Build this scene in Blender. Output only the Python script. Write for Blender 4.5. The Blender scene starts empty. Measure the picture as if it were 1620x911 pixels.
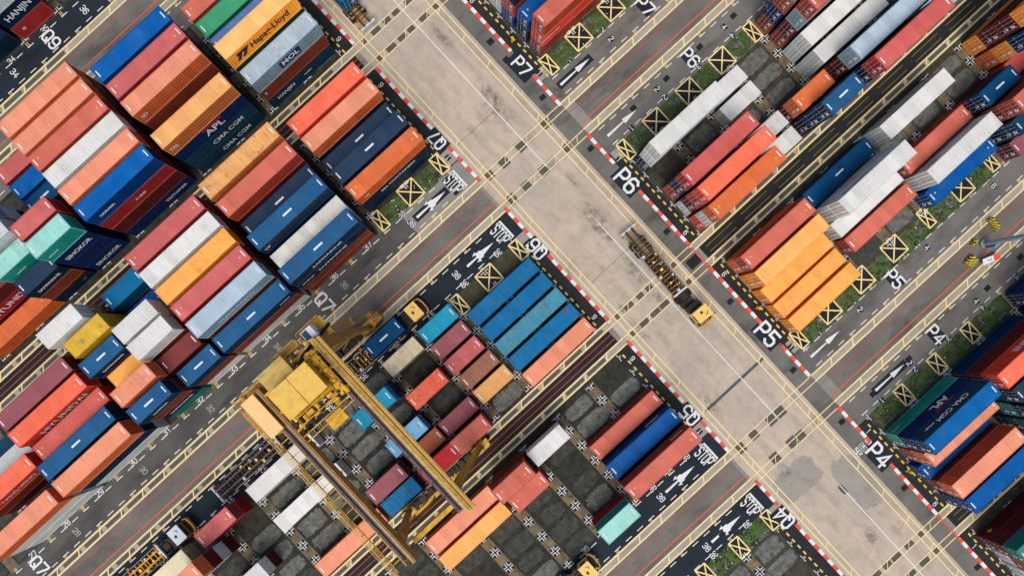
import bpy, bmesh, math, random
from mathutils import Vector, Matrix, noise
R = math.radians
random.seed(7)
scn = bpy.context.scene
COL = scn.collection

# ---------------------------------------------------------------- camera, sky, sun, exposure
TH = R(42.65)                      # the yard's long axis runs 42.65 degrees up from the picture's horizontal
cam = bpy.data.cameras.new('camera'); camo = bpy.data.objects.new('camera', cam); COL.objects.link(camo)
camo.location = (0, 0, 83); camo.rotation_euler = (0, 0, -TH)
cam.sensor_width = 36; cam.lens = 36*885/1620
cam.shift_x = 20/1620; cam.shift_y = 79.5/1620
cam.clip_start = 0.5; cam.clip_end = 3000
scn.camera = camo

world = bpy.data.worlds.new('World'); scn.world = world; world.use_nodes = True
wn = world.node_tree; wn.nodes.clear()
sky = wn.nodes.new('ShaderNodeTexSky'); sky.sky_type = 'NISHITA'; sky.sun_disc = False
bg = wn.nodes.new('ShaderNodeBackground'); wo = wn.nodes.new('ShaderNodeOutputWorld')
wn.links.new(sky.outputs[0], bg.inputs[0]); wn.links.new(bg.outputs[0], wo.inputs[0])
SUN_EL = R(60); SUN_DIR = Vector((-0.6775*math.cos(SUN_EL), -0.7355*math.cos(SUN_EL), math.sin(SUN_EL)))
sky.sun_elevation = SUN_EL; sky.sun_rotation = math.atan2(SUN_DIR.x, SUN_DIR.y)
sky.dust_density = 3.0; sky.air_density = 1.0; sky.ozone_density = 1.0
bg.inputs[1].default_value = 0.105
sun = bpy.data.lights.new('sun', 'SUN'); sun.energy = 1.45; sun.angle = R(38); sun.color = (1.0, 0.93, 0.83)
suno = bpy.data.objects.new('sun', sun); COL.objects.link(suno)
suno.rotation_euler = SUN_DIR.to_track_quat('Z', 'Y').to_euler(); suno.location = (-40, -60, 120)
scn.view_settings.view_transform = 'Standard'; scn.view_settings.look = 'None'
scn.view_settings.exposure = 0.52; scn.view_settings.gamma = 1.0

# ---------------------------------------------------------------- helpers
def lin(c, k=0.86):
    return tuple(k*((v/255/12.92) if v/255 <= 0.04045 else ((v/255+0.055)/1.055)**2.4) for v in c)

def tag(o, label=None, cat=None, group=None, kind=None):
    if label: o['label'] = label
    if cat: o['category'] = cat
    if group: o['group'] = group
    if kind: o['kind'] = kind
    return o

def empty(name, loc=(0, 0, 0), rz=0.0):
    o = bpy.data.objects.new(name, None); COL.objects.link(o)
    o.location = loc; o.rotation_euler = (0, 0, rz); o.empty_display_size = 0.5
    return o

class MB:
    """collects plain shapes and links them as one mesh object"""
    def __init__(s): s.v = []; s.f = []
    def poly(s, pts):
        n = len(s.v); s.v += [tuple(p) for p in pts]; s.f.append(tuple(range(n, n+len(pts))))
    def box(s, x0, x1, y0, y1, z0, z1, M=None):
        n = len(s.v)
        c = [Vector((x, y, z)) for z in (z0, z1) for y in (y0, y1) for x in (x0, x1)]
        if M is not None: c = [M @ p for p in c]
        s.v += [tuple(p) for p in c]
        for q in ((0, 2, 3, 1), (4, 5, 7, 6), (0, 1, 5, 4), (2, 6, 7, 3), (0, 4, 6, 2), (1, 3, 7, 5)):
            s.f.append(tuple(n+i for i in q))
    def bar(s, a, b, w, h=None):
        a = Vector(a); b = Vector(b); d = b-a; L = d.length
        if L < 1e-6: return
        q = d.to_track_quat('X', 'Z').to_matrix().to_4x4(); h = h or w
        s.box(0, L, -w/2, w/2, -h/2, h/2, Matrix.Translation(a) @ q)
    def tube(s, a, b, r, n=8, r2=None, caps=True):
        a = Vector(a); b = Vector(b); d = b-a; q = d.to_track_quat('Z', 'Y'); r2 = r if r2 is None else r2
        k = len(s.v)
        for i, (p, rr) in enumerate(((a, r), (b, r2))):
            for j in range(n):
                t = 2*math.pi*j/n
                s.v.append(tuple(p + q @ Vector((rr*math.cos(t), rr*math.sin(t), 0))))
        for j in range(n):
            s.f.append((k+j, k+(j+1) % n, k+n+(j+1) % n, k+n+j))
        if caps: s.f.append(tuple(k+n-1-j for j in range(n))); s.f.append(tuple(k+n+j for j in range(n)))
    def mesh(s, name):
        m = bpy.data.meshes.new(name); m.from_pydata(s.v, [], s.f); m.update(); return m
    def build(s, name, mat, parent=None, bevel=0, loc=None):
        m = s.mesh(name)
        if bevel:
            bm = bmesh.new(); bm.from_mesh(m)
            bmesh.ops.bevel(bm, geom=list(bm.edges), offset=bevel, segments=2, affect='EDGES', profile=0.5)
            bm.to_mesh(m); bm.free()
        m.materials.append(mat)
        o = bpy.data.objects.new(name, m); COL.objects.link(o)
        if parent: o.parent = parent
        if loc: o.location = loc
        return o

def copy_tree(o, parent=None):
    c = o.copy(); COL.objects.link(c)
    if parent: c.parent = parent
    for ch in list(o.children): copy_tree(ch, c)
    return c

# ---------------------------------------------------------------- materials
def nmat(name, rough=0.8):
    m = bpy.data.materials.new(name); m.use_nodes = True
    nt = m.node_tree; b = nt.nodes['Principled BSDF']; b.inputs['Roughness'].default_value = rough
    b.inputs['Specular IOR Level'].default_value = 0.2
    return m, nt, b

def N(nt, typ, **kw):
    n = nt.nodes.new(typ)
    for k, v in kw.items(): setattr(n, k, v)
    return n

def noise_fac(nt, vec, scale, lo, hi, detail=6.0, rough=0.6, dist=0.0):
    n = N(nt, 'ShaderNodeTexNoise'); n.inputs['Scale'].default_value = scale; n.inputs['Detail'].default_value = detail
    n.inputs['Roughness'].default_value = rough; n.inputs['Distortion'].default_value = dist
    if vec is not None: nt.links.new(vec, n.inputs['Vector'])
    r = N(nt, 'ShaderNodeMapRange'); r.inputs[1].default_value = lo; r.inputs[2].default_value = hi
    nt.links.new(n.outputs['Fac'], r.inputs[0]); return r.outputs[0]

def mix(nt, fac, a, b, mode='MIX'):
    m = N(nt, 'ShaderNodeMix', data_type='RGBA', blend_type=mode)
    for s, v in ((m.inputs['Factor'], fac), (m.inputs['A'], a), (m.inputs['B'], b)):
        if isinstance(v, (int, float)): s.default_value = v
        elif isinstance(v, tuple): s.default_value = (v+(1,)) if len(v) == 3 else v
        else: nt.links.new(v, s)
    return m.outputs['Result']

def math_(nt, op, a, b):
    m = N(nt, 'ShaderNodeMath', operation=op)
    for s, v in ((m.inputs[0], a), (m.inputs[1], b)):
        if isinstance(v, (int, float)): s.default_value = v
        else: nt.links.new(v, s)
    return m.outputs[0]

def ground_mat(name, base, alt, dark, scale=0.35, grain=0.25, rough=0.9, stain=0.5, streak=None):
    """weathered paving: broad patches of two tones, darker stains, fine aggregate"""
    m, nt, b = nmat(name, rough)
    tc = N(nt, 'ShaderNodeTexCoord'); v = tc.outputs['Object']
    c = mix(nt, noise_fac(nt, v, scale, 0.35, 0.65), lin(base), lin(alt))
    sv = v
    if streak:
        mp = N(nt, 'ShaderNodeMapping'); mp.inputs['Scale'].default_value = streak; nt.links.new(v, mp.inputs['Vector']); sv = mp.outputs[0]
    st = noise_fac(nt, sv, scale*1.3, 0.52, 0.72, 8, 0.65, 0.3)
    c = mix(nt, math_(nt, 'MULTIPLY', st, stain), c, lin(dark))
    g = noise_fac(nt, v, 9.0, 0.3, 0.7, 3, 0.7)
    gg = N(nt, 'ShaderNodeMapRange'); gg.inputs[3].default_value = 1-grain; gg.inputs[4].default_value = 1+grain*0.6
    nt.links.new(g, gg.inputs[0])
    hsv = N(nt, 'ShaderNodeHueSaturation'); nt.links.new(gg.outputs[0], hsv.inputs['Value']); nt.links.new(c, hsv.inputs['Color'])
    nt.links.new(hsv.outputs[0], b.inputs['Base Color'])
    bp = N(nt, 'ShaderNodeBump'); bp.inputs['Strength'].default_value = 0.25; bp.inputs['Distance'].default_value = 0.02
    nt.links.new(g, bp.inputs['Height']); nt.links.new(bp.outputs[0], b.inputs['Normal'])
    return m

def paint_mat(name, rgb, wear=0.35, under=(110, 108, 100), rough=0.7, scale=2.2):
    m, nt, b = nmat(name, rough)
    tc = N(nt, 'ShaderNodeTexCoord'); v = tc.outputs['Object']
    f = noise_fac(nt, v, scale, 0.5, 0.72, 8, 0.7)
    f2 = noise_fac(nt, v, 0.11, 0.4, 0.65, 3, 0.6)
    f = math_(nt, 'MULTIPLY', f, math_(nt, 'ADD', math_(nt, 'MULTIPLY', f2, wear), wear*0.4))
    nt.links.new(mix(nt, f, lin(rgb), lin(under)), b.inputs['Base Color'])
    return m

M = {}
M['_'] = None
M['asphalt'] = ground_mat('asphalt', (128, 124, 116), (108, 106, 100), (66, 66, 63), 0.2, 0.28, stain=0.9, streak=(0.35, 1.0, 1.0))
def road_mat():
    m, nt, b = nmat('road_concrete', .9)
    tc = N(nt, 'ShaderNodeTexCoord'); v = tc.outputs['Object']
    c = mix(nt, noise_fac(nt, v, .12, .35, .65, 5), lin((208, 190, 169)), lin((186, 176, 160)))
    c = mix(nt, math_(nt, 'MULTIPLY', noise_fac(nt, v, .55, .45, .75, 10, .75, .6), .45), c, lin((148, 132, 112)))
    mp = N(nt, 'ShaderNodeMapping'); mp.inputs['Scale'].default_value = (1.0, .16, 1); nt.links.new(v, mp.inputs['Vector'])
    c = mix(nt, math_(nt, 'MULTIPLY', noise_fac(nt, mp.outputs[0], 1.3, .5, .72, 8, .7, .3), .28), c, lin((134, 124, 110)))
    sx_ = N(nt, 'ShaderNodeSeparateXYZ'); nt.links.new(v, sx_.inputs[0]); acc = None
    for x0 in (18.0, 20.2, 24.0, 26.2):
        d = math_(nt, 'ABSOLUTE', math_(nt, 'SUBTRACT', sx_.outputs[0], x0), 0)
        r = N(nt, 'ShaderNodeMapRange'); r.interpolation_type = 'SMOOTHSTEP'; r.inputs[1].default_value = .9; r.inputs[2].default_value = .1; nt.links.new(d, r.inputs[0])
        acc = r.outputs[0] if acc is None else math_(nt, 'ADD', acc, r.outputs[0])
    c = mix(nt, math_(nt, 'MULTIPLY', math_(nt, 'MULTIPLY', acc, noise_fac(nt, v, .22, .42, .7, 6)), .36), c, lin((120, 108, 94)))
    c = mix(nt, math_(nt, 'MULTIPLY', noise_fac(nt, v, .11, .62, .74, 8, .7, 1.0), .6), c, lin((112, 102, 90)))
    c = mix(nt, math_(nt, 'MULTIPLY', noise_fac(nt, v, 3.5, .70, .76, 4), .6), c, lin((90, 86, 80)))
    g = noise_fac(nt, v, 9., .3, .7, 3, .7); gg = N(nt, 'ShaderNodeMapRange'); gg.inputs[3].default_value = .86; gg.inputs[4].default_value = 1.1; nt.links.new(g, gg.inputs[0])
    hsv = N(nt, 'ShaderNodeHueSaturation'); nt.links.new(gg.outputs[0], hsv.inputs['Value']); nt.links.new(c, hsv.inputs['Color']); nt.links.new(hsv.outputs[0], b.inputs['Base Color'])
    return m
M['road'] = road_mat()
def stain_mat(name, dens):
    m, nt, b = nmat(name, .8)
    tc = N(nt, 'ShaderNodeTexCoord'); v = tc.outputs['Object']
    b.inputs['Base Color'].default_value = (*lin((92, 82, 70)), 1)
    nt.links.new(math_(nt, 'MULTIPLY', noise_fac(nt, v, .9, .42, .66, 9, .75, .5), dens), b.inputs['Alpha']); return m
M['stain0'] = stain_mat('oil_stain_thin', .2); M['stain1'] = stain_mat('oil_stain', .3)
M['asphalt_dark'] = ground_mat('asphalt_dark', (100, 100, 95), (82, 83, 80), (50, 52, 51), 0.2, 0.3, stain=0.9, streak=(0.3, 1.2, 1.0))
M['asphalt_new'] = ground_mat('asphalt_new', (40, 51, 60), (34, 44, 53), (27, 34, 42), 0.25, 0.2, stain=0.6, streak=(0.3, 1.2, 1.0))
M['rail_bed'] = ground_mat('rail_bed', (46, 49, 48), (38, 41, 41), (25, 28, 29), 0.3, 0.3, stain=0.6, streak=(0.3, 1, 1))
M['apron'] = ground_mat('apron', (40, 43, 44), (50, 53, 52), (28, 31, 33), 0.3, 0.3, stain=0.5)
M['concrete'] = ground_mat('concrete', (192, 180, 163), (172, 166, 154), (134, 122, 106), 0.16, 0.22, stain=0.9, streak=(1.0, 0.5, 1))
M['concrete_old'] = ground_mat('concrete_old', (154, 150, 140), (138, 136, 128), (106, 104, 98), 0.4, 0.2, stain=0.6, streak=(0.3, 1, 1))
M['concrete_pale'] = ground_mat('concrete_pale', (168, 160, 148), (182, 174, 160), (130, 124, 114), 0.35, 0.15, stain=0.6, streak=(0.25, 1, 1))
M['patch'] = ground_mat('patch', (98, 100, 95), (86, 88, 84), (70, 72, 69), 0.8, 0.2, stain=0.5)
M['patch_pale'] = ground_mat('patch_pale', (170, 162, 148), (160, 155, 144), (136, 132, 124), 0.35, 0.2, stain=0.9)
M['yard_dirt'] = ground_mat('yard_dirt', (62, 62, 52), (84, 80, 64), (34, 36, 32), 0.8, 0.55, stain=0.95)
M['yard_dark'] = ground_mat('yard_dark', (46, 48, 43), (66, 66, 56), (26, 28, 27), 0.9, 0.55, stain=0.95)
M['beam'] = ground_mat('beam', (138, 120, 90), (98, 92, 78), (58, 60, 60), 0.7, 0.25, stain=1.0)
M['beam_dull'] = ground_mat('beam_dull', (80, 80, 74), (66, 68, 66), (96, 82, 64), 0.5, 0.25, stain=0.7)
M['pad'] = ground_mat('pad', (128, 130, 122), (92, 94, 88), (48, 50, 46), 1.1, 0.5, stain=0.95)
M['pad_dark'] = ground_mat('pad_dark', (84, 86, 78), (60, 62, 56), (36, 38, 35), 1.0, 0.5, stain=0.95)
M['plate'] = ground_mat('plate', (36, 47, 58), (32, 42, 52), (26, 33, 42), 0.9, 0.2, stain=0.5)
M['black'] = ground_mat('black', (34, 37, 39), (40, 44, 46), (24, 27, 30), 0.9, 0.25, stain=0.5)
M['yellow'] = paint_mat('yellow_paint', (252, 226, 154), 0.6, (150, 140, 115))
M['yellow2'] = paint_mat('yellow_paint_deep', (232, 196, 92), 0.4, (90, 84, 60))
M['yellow_thin'] = paint_mat('yellow_paint_old', (168, 150, 76), 0.25, (50, 50, 46))
M['white'] = paint_mat('white_paint', (234, 234, 231), 0.6, (150, 148, 142))
M['white_worn'] = paint_mat('white_paint_worn', (176, 176, 172), 1.2, (100, 102, 100))
M['white_ghost'] = paint_mat('white_paint_rubbed', (190, 182, 168), 2.2, (178, 166, 150))
M['red_line'] = paint_mat('red_paint', (228, 92, 74), 0.5, (120, 100, 90))
M['red_thin'] = paint_mat('red_paint_old', (190, 78, 66), 0.9, (96, 92, 88))
M['kerb_red'] = paint_mat('kerb_red', (232, 90, 74), 0.4, (180, 120, 105))
M['kerb_white'] = paint_mat('kerb_white', (236, 234, 230), 0.4, (170, 165, 155))

def grass_mat():
    m, nt, b = nmat('grass', 1.0)
    tc = N(nt, 'ShaderNodeTexCoord'); v = tc.outputs['Object']
    c = mix(nt, noise_fac(nt, v, 0.8, 0.35, 0.65), (0.050, 0.100, 0.026), (0.100, 0.160, 0.045))
    c = mix(nt, noise_fac(nt, v, 0.5, 0.52, 0.66, 8, 0.7, 0.4), c, (0.10, 0.075, 0.045))
    c = mix(nt, math_(nt, 'MULTIPLY', noise_fac(nt, v, 6, 0.4, 0.7, 3), 0.6), c, (0.015, 0.030, 0.012))
    c = mix(nt, math_(nt, 'MULTIPLY', noise_fac(nt, v, 2.2, .55, .7, 5), .5), c, (0.14, 0.15, 0.05))
    nt.links.new(c, b.inputs['Base Color']); return m
M['grass'] = grass_mat()

def box_paint():
    """container paint: the object's own colour, sun-faded in patches, grime and rust by the object's wear value"""
    out = []
    for nm, roof in (('container_wall_paint', False), ('container_roof_paint', True)):
        m, nt, b = nmat(nm, 0.55 if roof else 0.5)
        oi = N(nt, 'ShaderNodeObjectInfo'); tc = N(nt, 'ShaderNodeTexCoord')
        ofs = N(nt, 'ShaderNodeVectorMath', operation='ADD'); nt.links.new(tc.outputs['Object'], ofs.inputs[0])
        mul = math_(nt, 'MULTIPLY', oi.outputs['Random'], 73.0)
        cmb = N(nt, 'ShaderNodeCombineXYZ'); nt.links.new(mul, cmb.inputs[0]); nt.links.new(mul, cmb.inputs[1])
        nt.links.new(cmb.outputs[0], ofs.inputs[1]); v = ofs.outputs[0]
        wear = oi.outputs['Alpha']
        base = oi.outputs['Color']
        hs = N(nt, 'ShaderNodeHueSaturation'); nt.links.new(base, hs.inputs['Color'])
        hs.inputs['Saturation'].default_value = 0.97; hs.inputs['Value'].default_value = 1.12
        c = mix(nt, noise_fac(nt, v, 0.5, 0.4, 0.7, 6, 0.6), base, hs.outputs[0])
        # pressed panels fade differently, one from the next
        sx_ = N(nt, 'ShaderNodeSeparateXYZ'); nt.links.new(v, sx_.inputs[0])
        fl = math_(nt, 'FLOOR', math_(nt, 'MULTIPLY', sx_.outputs[0], 0.83), 0)
        wn_ = N(nt, 'ShaderNodeTexWhiteNoise', noise_dimensions='1D'); nt.links.new(fl, wn_.inputs['W'])
        pv = N(nt, 'ShaderNodeMapRange'); pv.inputs[3].default_value = 0.90; pv.inputs[4].default_value = 1.07; nt.links.new(wn_.outputs['Value'], pv.inputs[0])
        ph = N(nt, 'ShaderNodeHueSaturation'); nt.links.new(c, ph.inputs['Color']); nt.links.new(pv.outputs[0], ph.inputs['Value']); c = ph.outputs[0]
        # scrapes and replaced plates
        vo = N(nt, 'ShaderNodeTexVoronoi', feature='F1', distance='CHEBYCHEV'); vo.inputs['Scale'].default_value = 0.55; nt.links.new(v, vo.inputs['Vector'])
        sel = N(nt, 'ShaderNodeSeparateColor'); nt.links.new(vo.outputs['Color'], sel.inputs[0])
        pm = math_(nt, 'MULTIPLY', math_(nt, 'GREATER_THAN', sel.outputs[0], 0.86), math_(nt, 'LESS_THAN', vo.outputs['Distance'], 0.26))
        dk = N(nt, 'ShaderNodeHueSaturation'); nt.links.new(c, dk.inputs['Color']); dk.inputs['Value'].default_value = 0.8; dk.inputs['Saturation'].default_value = 0.9
        c = mix(nt, math_(nt, 'MULTIPLY', pm, 0.3), c, dk.outputs[0])
        # grime runs across the roof ridges
        mp = N(nt, 'ShaderNodeMapping'); mp.inputs['Scale'].default_value = (5.0, 0.45, 0.6) if roof else (4.0, 1, 0.35)
        nt.links.new(v, mp.inputs['Vector'])
        gr = noise_fac(nt, mp.outputs[0], 0.9, 0.45, 0.75, 6, 0.7)
        grime = N(nt, 'ShaderNodeHueSaturation'); nt.links.new(base, grime.inputs['Color'])
        grime.inputs['Saturation'].default_value = 0.92; grime.inputs['Value'].default_value = 0.55
        c = mix(nt, math_(nt, 'MULTIPLY', gr, math_(nt, 'ADD', math_(nt, 'MULTIPLY', wear, 0.75), 0.04)), c, grime.outputs[0])
        sp = noise_fac(nt, v, 5.5, 0.69, 0.74, 4, 0.6)
        c = mix(nt, math_(nt, 'MULTIPLY', sp, math_(nt, 'ADD', math_(nt, 'MULTIPLY', wear, 0.5), 0.15)), c, (0.07, 0.045, 0.032))
        # rust blooms
        big = noise_fac(nt, v, 0.85, 0.57, 0.64, 7, 0.6)
        fine = noise_fac(nt, mp.outputs[0], 1.6, 0.4, 0.62, 7, 0.75)
        rf = math_(nt, 'MULTIPLY', math_(nt, 'MULTIPLY', big, fine), math_(nt, 'POWER', wear, 1.6))
        c = mix(nt, rf, c, (0.13, 0.070, 0.052))
        b.inputs['Specular IOR Level'].default_value = 0.08
        nt.links.new(c, b.inputs['Base Color'])
        rg = N(nt, 'ShaderNodeMapRange'); rg.inputs[3].default_value = 0.45; rg.inputs[4].default_value = 0.8
        nt.links.new(gr, rg.inputs[0]); nt.links.new(rg.outputs[0], b.inputs['Roughness'])
        bp = N(nt, 'ShaderNodeBump'); bp.inputs['Strength'].default_value = 0.15; bp.inputs['Distance'].default_value = 0.03
        nt.links.new(noise_fac(nt, v, 1.3, 0.2, 0.8, 4), bp.inputs['Height']); nt.links.new(bp.outputs[0], b.inputs['Normal'])
        out.append(m)
    return out
M['cwall'], M['croof'] = box_paint()

def flat(name, rgb, rough=0.6, metal=0.0, dirt=0.4, dirtc=(70, 58, 40)):
    m, nt, b = nmat(name, rough); b.inputs['Metallic'].default_value = metal
    tc = N(nt, 'ShaderNodeTexCoord'); v = tc.outputs['Object']
    f = math_(nt, 'MULTIPLY', noise_fac(nt, v, 1.1, 0.45, 0.72, 8, 0.7), dirt)
    nt.links.new(mix(nt, f, lin(rgb), lin(dirtc)), b.inputs['Base Color']); return m
M['logo_white'] = flat('logo_white', (232, 234, 236), 0.6, dirt=0.2, dirtc=(150, 150, 150))
M['logo_blue'] = flat('logo_blue', (24, 40, 110), 0.6, dirt=0.1)
M['logo_navy'] = flat('logo_navy', (18, 28, 72), 0.6, dirt=0.1)
M['logo_red'] = flat('logo_red', (206, 40, 48), 0.6, dirt=0.1)
M['logo_yellow'] = flat('logo_yellow', (246, 182, 28), 0.6, dirt=0.1)
M['lockbar'] = flat('lock_rod_paint', (170, 166, 164), 0.5, dirt=0.6, dirtc=(110, 90, 84))
M['steel'] = flat('galvanised_steel', (150, 150, 150), 0.45, 0.4)
M['crane_yellow'] = flat('crane_yellow', (230, 176, 54), 0.6, dirt=0.85, dirtc=(120, 84, 40))
M['crane_roof'] = flat('crane_roof', (240, 196, 92), 0.65, dirt=0.6, dirtc=(190, 150, 90))
M['crane_pale'] = flat('crane_pale', (250, 206, 142), 0.6, dirt=0.2, dirtc=(200, 150, 100))
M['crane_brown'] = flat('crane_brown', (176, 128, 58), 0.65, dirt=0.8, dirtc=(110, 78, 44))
M['crane_dark'] = flat('crane_dark', (104, 94, 104), 0.7, dirt=0.5, dirtc=(50, 44, 44))
M['machine'] = flat('dark_machinery', (48, 44, 40), 0.6, dirt=0.5, dirtc=(90, 72, 44))
M['rubber'] = flat('rubber', (30, 31, 32), 0.9, dirt=0.3, dirtc=(70, 64, 56))
M['glass'] = flat('cab_glass', (60, 76, 86), 0.12, dirt=0.1)
M['cab_white'] = flat('cab_white', (212, 222, 230), 0.5, dirt=0.25, dirtc=(150, 150, 140))
M['chassis'] = flat('chassis_steel', (74, 60, 50), 0.7, dirt=0.6, dirtc=(56, 44, 38))
M['chassis_grey'] = flat('chassis_grey', (104, 92, 90), 0.6, dirt=0.4, dirtc=(66, 54, 50))
M['truck_yellow'] = flat('truck_yellow', (250, 206, 112), 0.5, dirt=0.25, dirtc=(190, 140, 70))
M['truck_orange'] = flat('truck_orange', (222, 160, 56), 0.6, dirt=0.8, dirtc=(150, 100, 40))
M['mast'] = flat('mast_paint', (140, 164, 182), 0.45, 0.1, dirt=0.3, dirtc=(96, 110, 120))
M['litter'] = flat('litter', (220, 220, 216), 0.8, dirt=0.1)

# ---------------------------------------------------------------- setting: ground sheets (each a few mm above the one below)
def sheet(name, rects, z, mat):
    b = MB()
    for x0, x1, y0, y1 in rects: b.poly([(x0, y0, z), (x1, y0, z), (x1, y1, z), (x0, y1, z)])
    return tag(b.build(name, mat), kind='structure')

XL, XR = -130.0, 160.0
KL, KR = 13.65, 30.05            # kerb lines
b = MB(); b.poly([(-1500, -1500, 0), (1500, -1500, 0), (1500, 1500, 0), (-1500, 1500, 0)])
tag(b.build('ground', M['asphalt']), kind='structure')

RED = [72.35, 16.35, -38.5]       # centre of each lane between two truck lanes
RAIL = [44.25, -11.2, -65.4, 99.7]
sheet('road', [(KL-0.25, 27.4, -160, 180)], 0.004, M['road'])
sheet('road', [(27.4, KR+0.2, -160, 180)], 0.004, M['asphalt'])
LEFT = (XL, 13.4); RIGHT = (30.25, XR)
# truck lanes: (y0, y1, left material, right material)
LANES = [(75.4, 79.7, 'asphalt_new', 'asphalt'), (65.1, 69.3, 'asphalt', 'asphalt'), (19.4, 23.6, 'asphalt_dark', 'asphalt'),
         (9.0, 13.3, 'asphalt_new', 'asphalt'), (-35.55, -31.4, 'asphalt_new', 'asphalt'), (-45.6, -41.45, 'asphalt_new', 'asphalt')]
for y0, y1, ml, mr in LANES:
    sheet('truck_lane', [(XL, 13.4, y0, y1)], 0.004, M[ml])
    sheet('truck_lane', [(30.25, XR, y0, y1)], 0.004, M[mr])
# red-line lanes and rail beds
for c in RED:
    sheet('service_lane', [(XL, 12.9, c-2.05, c+2.05), (32.0, XR, c-2.05, c+2.05)], 0.004, M['asphalt'])
    sheet('service_lane', [(12.9, 13.4, c-2.05, c+2.05), (30.25, 32.0, c-2.05, c+2.05)], 0.004, M['concrete_old'])
for c in RAIL:
    sheet('rail_bed', [(XL, 12.6, c-1.15, c+1.15), (30.9, XR, c-1.15, c+1.15)], 0.004, M['rail_bed'])
    sheet('rail_bed', [(12.6, 13.4, c-1.15, c+1.15), (30.25, 30.9, c-1.15, c+1.15)], 0.004, M['concrete_old'])
RUN = []
for c in RED: RUN += [(c+2.05, c+3.08), (c-3.08, c-2.05)]
for c in RAIL: RUN += [(c+1.2, c+2.18), (c-2.18, c-1.2)]
for y0, y1 in RUN:
    sheet('crane_runway', [(XL, 13.4, y0, y1), (30.25, XR, y0, y1)], 0.005, M['concrete_pale'])
# the dark concrete slab centres inside the runway ladders
dk = MB()
for i, (y0, y1) in enumerate(RUN):
    x = XL + (i*1.7) % 4.3
    while x < XR:
        if not (12.5 < x+3.6 and x < 31) and (i >= 6 or x < -22): dk.poly([(x+0.25, y0+0.22, .009), (x+3.75, y0+0.22, .009), (x+3.75, y1-0.22, .009), (x+0.25, y1-0.22, .009)])
        x += 4.3
tag(dk.build('runway_slabs', M['patch']), kind='structure')

# container blocks: rows of six, counted from the upper left
ROWP = 2.93
BL = {}
def block(key, side, ytop, ybot, row1, matg): BL[key] = dict(side=side, ytop=ytop, ybot=ybot, rows=[row1-ROWP*i for i in range(6)], mat=matg)
block('Q9', 'L', 97.5, 79.7, 96.0, 'yard_dark'); block('P9', 'R', 97.5, 79.7, 96.0, 'yard_dirt')
block('Q8', 'L', 65.1, 46.43, 63.4, 'yard_dark'); block('P8', 'R', 65.1, 46.43, 63.4, 'yard_dirt')
block('Q7', 'L', 42.07, 23.6, 39.5, 'yard_dark'); block('P7', 'R', 42.07, 23.6, 39.5, 'yard_dirt')
block('Q6', 'L', 9.0, -9.02, 7.45, 'yard_dark'); block('P6', 'R', 9.0, -9.02, 7.45, 'yard_dirt')
block('Q5', 'L', -13.38, -31.4, -15.6, 'yard_dark'); block('P5', 'R', -13.38, -31.4, -15.6, 'yard_dirt')
block('Q4', 'L', -45.6, -63.22, -47.2, 'yard_dirt'); block('P4', 'R', -45.6, -63.22, -47.2, 'yard_dirt')
block('Q3', 'L', -67.58, -86, -70.4, 'yard_dark'); block('P3', 'R', -67.58, -86, -70.4, 'yard_dirt')
def bayL(k): return 8.4-6.75*k      # centres of 20 ft bays, counted from the road
def bayR(k): return 35.4+6.75*k
for k, d in BL.items():
    x0, x1 = (XL, 11.0) if d['side'] == 'L' else (32.2, XR)
    sheet('yard_ground', [(x0, x1, d['ybot'], d['ytop'])], 0.004, M[d['mat']])
    a0, a1 = (11.0, 13.4) if d['side'] == 'L' else (30.25, 32.2)
    sheet('kerbside_apron', [(a0, a1, d['ybot'], d['ytop'])], 0.004, M['apron'])

rnd = random.Random(3)
def blob(b, cx, cy, lx, ly, z, n=26, rough=0.10, seed=0.0):
    """a superelliptic patch with a ragged outline"""
    pts = []
    for i in range(n):
        t = 2*math.pi*i/n; c, s = math.cos(t), math.sin(t)
        r = (abs(c)**4.5+abs(s)**4.5)**(-1/4.5)
        r *= 1+rough*(noise.noise((c*1.9+seed, s*1.9+seed*0.7, seed))*.8+noise.noise((c*7+seed, s*7, seed))*.9+noise.noise((c*22+seed, s*22, seed))*.8)
        pts.append((cx+lx*r*c, cy+ly*r*s, z))
    b.poly(pts)

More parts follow.
